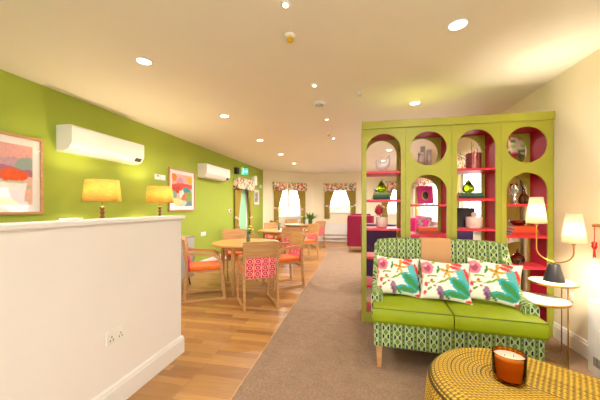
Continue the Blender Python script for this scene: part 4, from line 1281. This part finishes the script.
# ------------------------------------------------------------------ nesting side tables and lamp
def side_table(name, label, x, y, r, h, rot):
    t = thing(name, label, 'side table', (x, y, .006), rot, 'marble nesting side tables')
    MB().lathe([(r-.004, h-.018), (r-.002, h-.016), (r-.002, h-.002), (r-.006, h)], n=48).build('marble_top', M['marble'], t)
    MB().lathe([(r-.001, h-.020), (r+.004, h-.020), (r+.004, h-.001), (r-.001, h-.001), (r-.001, h-.020)], n=48).build('brass_rim', M['brass'], t, weld=False)
    for k in range(3):
        a = 2*PI*k/3+.3
        MB().tube([((r-.008)*math.cos(a), (r-.008)*math.sin(a), 0.004), ((r-.008)*math.cos(a), (r-.008)*math.sin(a), h-.018)], .005, 8).build('leg', M['brass'], t)
    pts = [((r-.008)*math.cos(2*PI*k/48), (r-.008)*math.sin(2*PI*k/48), .005) for k in range(48)]
    # floor bars joining the legs
    b = MB()
    for k in range(3):
        a = 2*PI*k/3+.3; a2 = a+2*PI/3
        b.tube([((r-.008)*math.cos(a), (r-.008)*math.sin(a), .005), ((r-.008)*math.cos(a2), (r-.008)*math.sin(a2), .005)], .0045, 8)
    b.build('floor_bar', M['brass'], t, weld=False)
    return t
side_table('side_table', 'taller round marble side table with brass frame carrying the two shade lamp', 1.655, 2.87, .165, .652, R(20))
side_table('side_table', 'lower and nearer round marble side table with brass frame, no lamp on it', 1.475, 2.69, .178, .545, R(-28))
LX, LY = 1.665, 2.87
lz = .006+.652+EPS
lm = thing('table_lamp', 'brass two arm lamp with white shades and black cone base', 'lamp', (LX, LY, lz), 0)
MB().lathe([(.074, 0), (.076, .004), (.073, .01), (.040, .138), (.035, .146), (.02, .148)], n=36).build('cone_base', M['black_metal'], lm)
# arm: a U lying roughly in the vertical plane through both shades
Lp, Rp = Vector((-.095, .07, 0)), Vector((.025, -.195, 0))
pts = []
zl, zr, zb = .495, .355, .175
for k in range(7): pts.append(Lp+Vector((0, 0, zl+.03-(zl-zb-.10)*k/6)))
c = Lp.lerp(Rp, .5); hw = (Rp-Lp).length/2; dr = (Rp-Lp).normalized()
for k in range(1, 24):
    a = PI+PI*k/24; pts.append(c+dr*hw*math.cos(a)*1.0+Vector((0, 0, zb+.10+.10*math.sin(a)+.0)))
for k in range(6): pts.append(Rp+Vector((0, 0, zb+.10+(zr+.03-zb-.10)*k/5)))
MB().tube(pts, .0055, 10).build('curved_arm', M['brass'], lm)
MB().tube([(0, 0, .146), (c.x*.6, c.y*.6, .165), (c.x, c.y, zb)], [.010, .008, .006], 10).build('neck', M['brass'], lm)
for (p, zz, w) in ((Lp, zl, 'upper left'), (Rp, zr, 'lower right')):
    b = MB(); b.lathe([(.078, zz), (.050, zz+.235)], (p.x, p.y, 0), 40); o = b.build('lamp_shade', M['shade_white'], lm)
    bm = bmesh.new(); bm.from_mesh(o.data); bmesh.ops.delete(bm, geom=[f_ for f_ in bm.faces if len(f_.verts) > 4], context='FACES_ONLY'); bm.to_mesh(o.data); bm.free()
    md = o.modifiers.new('Solidify', 'SOLIDIFY'); md.thickness = .002
    MB().lathe([(.012, zz-.02), (.015, zz+.0), (.012, zz+.05)], (p.x, p.y, 0), 16).build('bulb_holder', M['brass'], lm)
    MB().ball((p.x, p.y, zz+.09), .016, nu=14, nv=10).build('light_bulb', M['bulb'], lm)
    b = MB()
    for k in range(3):
        a = 2*PI*k/3; b.tube([(p.x, p.y, zz+.02), (p.x+.074*math.cos(a), p.y+.074*math.sin(a), zz+.012)], .0015, 6)
    b.build('shade_ring', M['brass'], lm, weld=False)
    l = bpy.data.lights.new('bulb_lamp', 'POINT'); l.energy = 34; l.color = (1, .88, .68); l.shadow_soft_size = .04
    o = bpy.data.objects.new('bulb_lamp', l); C.objects.link(o); o.parent = lm; o.location = (p.x, p.y, zz+.09)

# brass hook rail with red tassel on the right wall
RY = 2.66
rl = thing('hook_rail', 'short brass hook rail on the right wall beside the lamp', 'hook rail', (XR, RY, 1.15), R(-90))
MB().box(-.14, .14, -.012, 0, -.012, .012, .002).build('rail', M['brass'], rl)
for k in range(4): MB().lathe([(.006, 0), (.006, .02), (.012, .026), (.012, .034), (.004, .038)], (0, 0, 0), 14, Matrix.Translation((-.105+.07*k, -.012, 0)) @ Matrix.Rotation(R(90), 4, 'X')).build('hook', M['brass'], rl)
red = plain('red cord', 'd8301e', .7)
tl = thing('tassel', 'red knotted tassel hanging from the brass hook rail', 'tassel', (XR-.035, RY+.105, 1.145), R(-90))
MB().tube([(0, 0, .0), (0, .002, -.07), (0, 0, -.125)], .0025, 6).build('cord', red, tl)
b = MB()
for k in range(3):
    cc = [(.022*math.cos(a_)*(1 if k != 1 else .7), .004*math.sin(2*a_), -.15+(-.012*k)+.02*math.sin(a_)) for a_ in [2*PI*q/18 for q in range(18)]]
    b.tube(cc, .0045, 6, True)
b.build('knot', red, tl, weld=False)
b = MB()
for k in range(14):
    a = 2*PI*k/14; b.tube([(.004*math.cos(a), .004*math.sin(a), -.185), (.011*math.cos(a), .008*math.sin(a), -.25-.006*(k % 3))], .0022, 5)
b.build('fringe', red, tl, weld=False)

# ------------------------------------------------------------------ armchairs beyond the shelving
def armchair(label, m, x, y, rz, w=.72, d=.74, hb=1.06, wing=True, z=.006):
    t = thing('armchair', label, 'armchair', (x, y, z), rz)
    MB().box(-w/2+.10, w/2-.10, -d/2+.13, d/2-.02, .30, .47, .04, 4, smooth=True).build('seat_cushion', m, t)
    MB().box(-w/2+.02, w/2-.02, -d/2+.04, d/2-.04, .17, .30, .01).build('base', m, t)
    mt = Matrix.Translation((0, -d/2+.10, .30)) @ Matrix.Rotation(R(6), 4, 'X')
    MB().box(-w/2+.02, w/2-.02, -.06, .06, -.10, hb-.30, .03, 4, mtx=mt, smooth=True).build('backrest', m, t)
    for s in (-1, 1):
        MB().box(s*(w/2-.05)-.05, s*(w/2-.05)+.05, -d/2+.06, d/2-.02, .175, .62, .03, 4, smooth=True).build('arm', m, t)
        if wing: MB().box(s*(w/2-.035)-.03, s*(w/2-.035)+.03, -d/2+.08, -d/2+.34, .60, hb-.06, .03, 4, smooth=True).build('wing', m, t)
    for sx_ in (-1, 1):
        for sy_ in (-1, 1):
            xx, yy = sx_*(w/2-.06), sy_*(d/2-.08)
            MB().lathe([(.014, 0), (.022, .172)], (xx, yy, 0), 12).build('leg', M['oak'], t)
    return t
armchair('crimson high back armchair with its back turned, left of the shelving unit', M['maroon'], .05, 8.62, 0)
armchair('second crimson armchair partly hidden behind the first one', M['maroon'], .22, 10.0, R(200), hb=1.06, z=0)
armchair('dark purple armchair behind the first shelf column', M['purple'], .50, 5.0, R(-20), w=.74, hb=1.03)
armchair('dark purple armchair behind the third shelf column near the right wall', M['purple'], 1.40, 5.3, R(5), w=.74, hb=.98)
armchair('magenta armchair in front of the wide right wall window', M['magenta'], 1.38, 8.2, R(100), hb=1.05)
tag(MB().box(-.16, .16, -.05, .05, -.15, .15, .045, 4, smooth=True).build('scatter_cushion', M['attr_cloth'], col=lambda p, n: floral(p.x+p.y, p.z)), 'small floral cushion on the purple armchair behind the shelf unit', 'cushion')
o = bpy.data.objects['scatter_cushion.001'] if False else [q for q in bpy.data.objects if q.get('label', '').startswith('small floral cushion')][0]
o.location = (.52, 5.0, .64); o.rotation_euler = (R(-15), 0, R(-20))

# ------------------------------------------------------------------ outside
struct(MB().box(-40, 40, -30, 60, -.5, -.25).build('ground', M['bounce_paving']))
rr = random.Random(3)
def shrub(x, y, r, h, label):
    bm = bmesh.new(); bmesh.ops.create_icosphere(bm, subdivisions=4, radius=1)
    for v_ in bm.verts:
        k = 1+.25*noise.noise(v_.co*2.5+Vector((x, y, 0)))+.10*noise.noise(v_.co*9); v_.co = Vector((v_.co.x*r*k, v_.co.y*r*k, v_.co.z*h/2*k+h/2-.3))
    for f_ in bm.faces: f_.smooth = False
    me = bpy.data.meshes.new('shrub'); bm.to_mesh(me); bm.free(); me.materials.append(M['bush'])
    return tag(link('shrub', me, loc=(x, y, 0)), label, 'shrub')
shrub(-.9, 16, 1.6, 1.7, 'low green shrub outside the far window')
shrub(-6.0, 16.5, 1.8, 1.9, 'pale shrub outside the barred window')
shrub(7.5, 7.5, 1.5, 1.8, 'green shrub outside the right wall windows')
shrub(-8, 9, 1.6, 2.2, 'green shrub outside the door in the green wall')

# ------------------------------------------------------------------ world, camera, view
w = bpy.data.worlds.new('World'); bpy.context.scene.world = w; w.use_nodes = True
nt = w.node_tree; bg = nt.nodes['Background']
tc = nt.nodes.new('ShaderNodeTexCoord'); sp = nt.nodes.new('ShaderNodeSeparateXYZ'); nt.links.new(tc.outputs['Generated'], sp.inputs[0])
nt.links.new(ramp(nt, sp.outputs[2], [(0, h4('f4f6f8')), (1, h4('cfdff2'))]), bg.inputs[0]); bg.inputs[1].default_value = 6.0
cam = bpy.data.cameras.new('camera'); cam.lens = 36*F/600; cam.sensor_width = 36; cam.shift_y = 7/600; cam.clip_start = .05
co = bpy.data.objects.new('camera', cam); C.objects.link(co); co.location = (0, 0, EYE); co.rotation_euler = (R(90), 0, R(11.47))
sc = bpy.context.scene; sc.camera = co
sc.view_settings.view_transform = 'Standard'; sc.view_settings.look = 'None'; sc.view_settings.gamma = 1; sc.view_settings.use_curve_mapping = False
sc.view_settings.exposure = 0.72
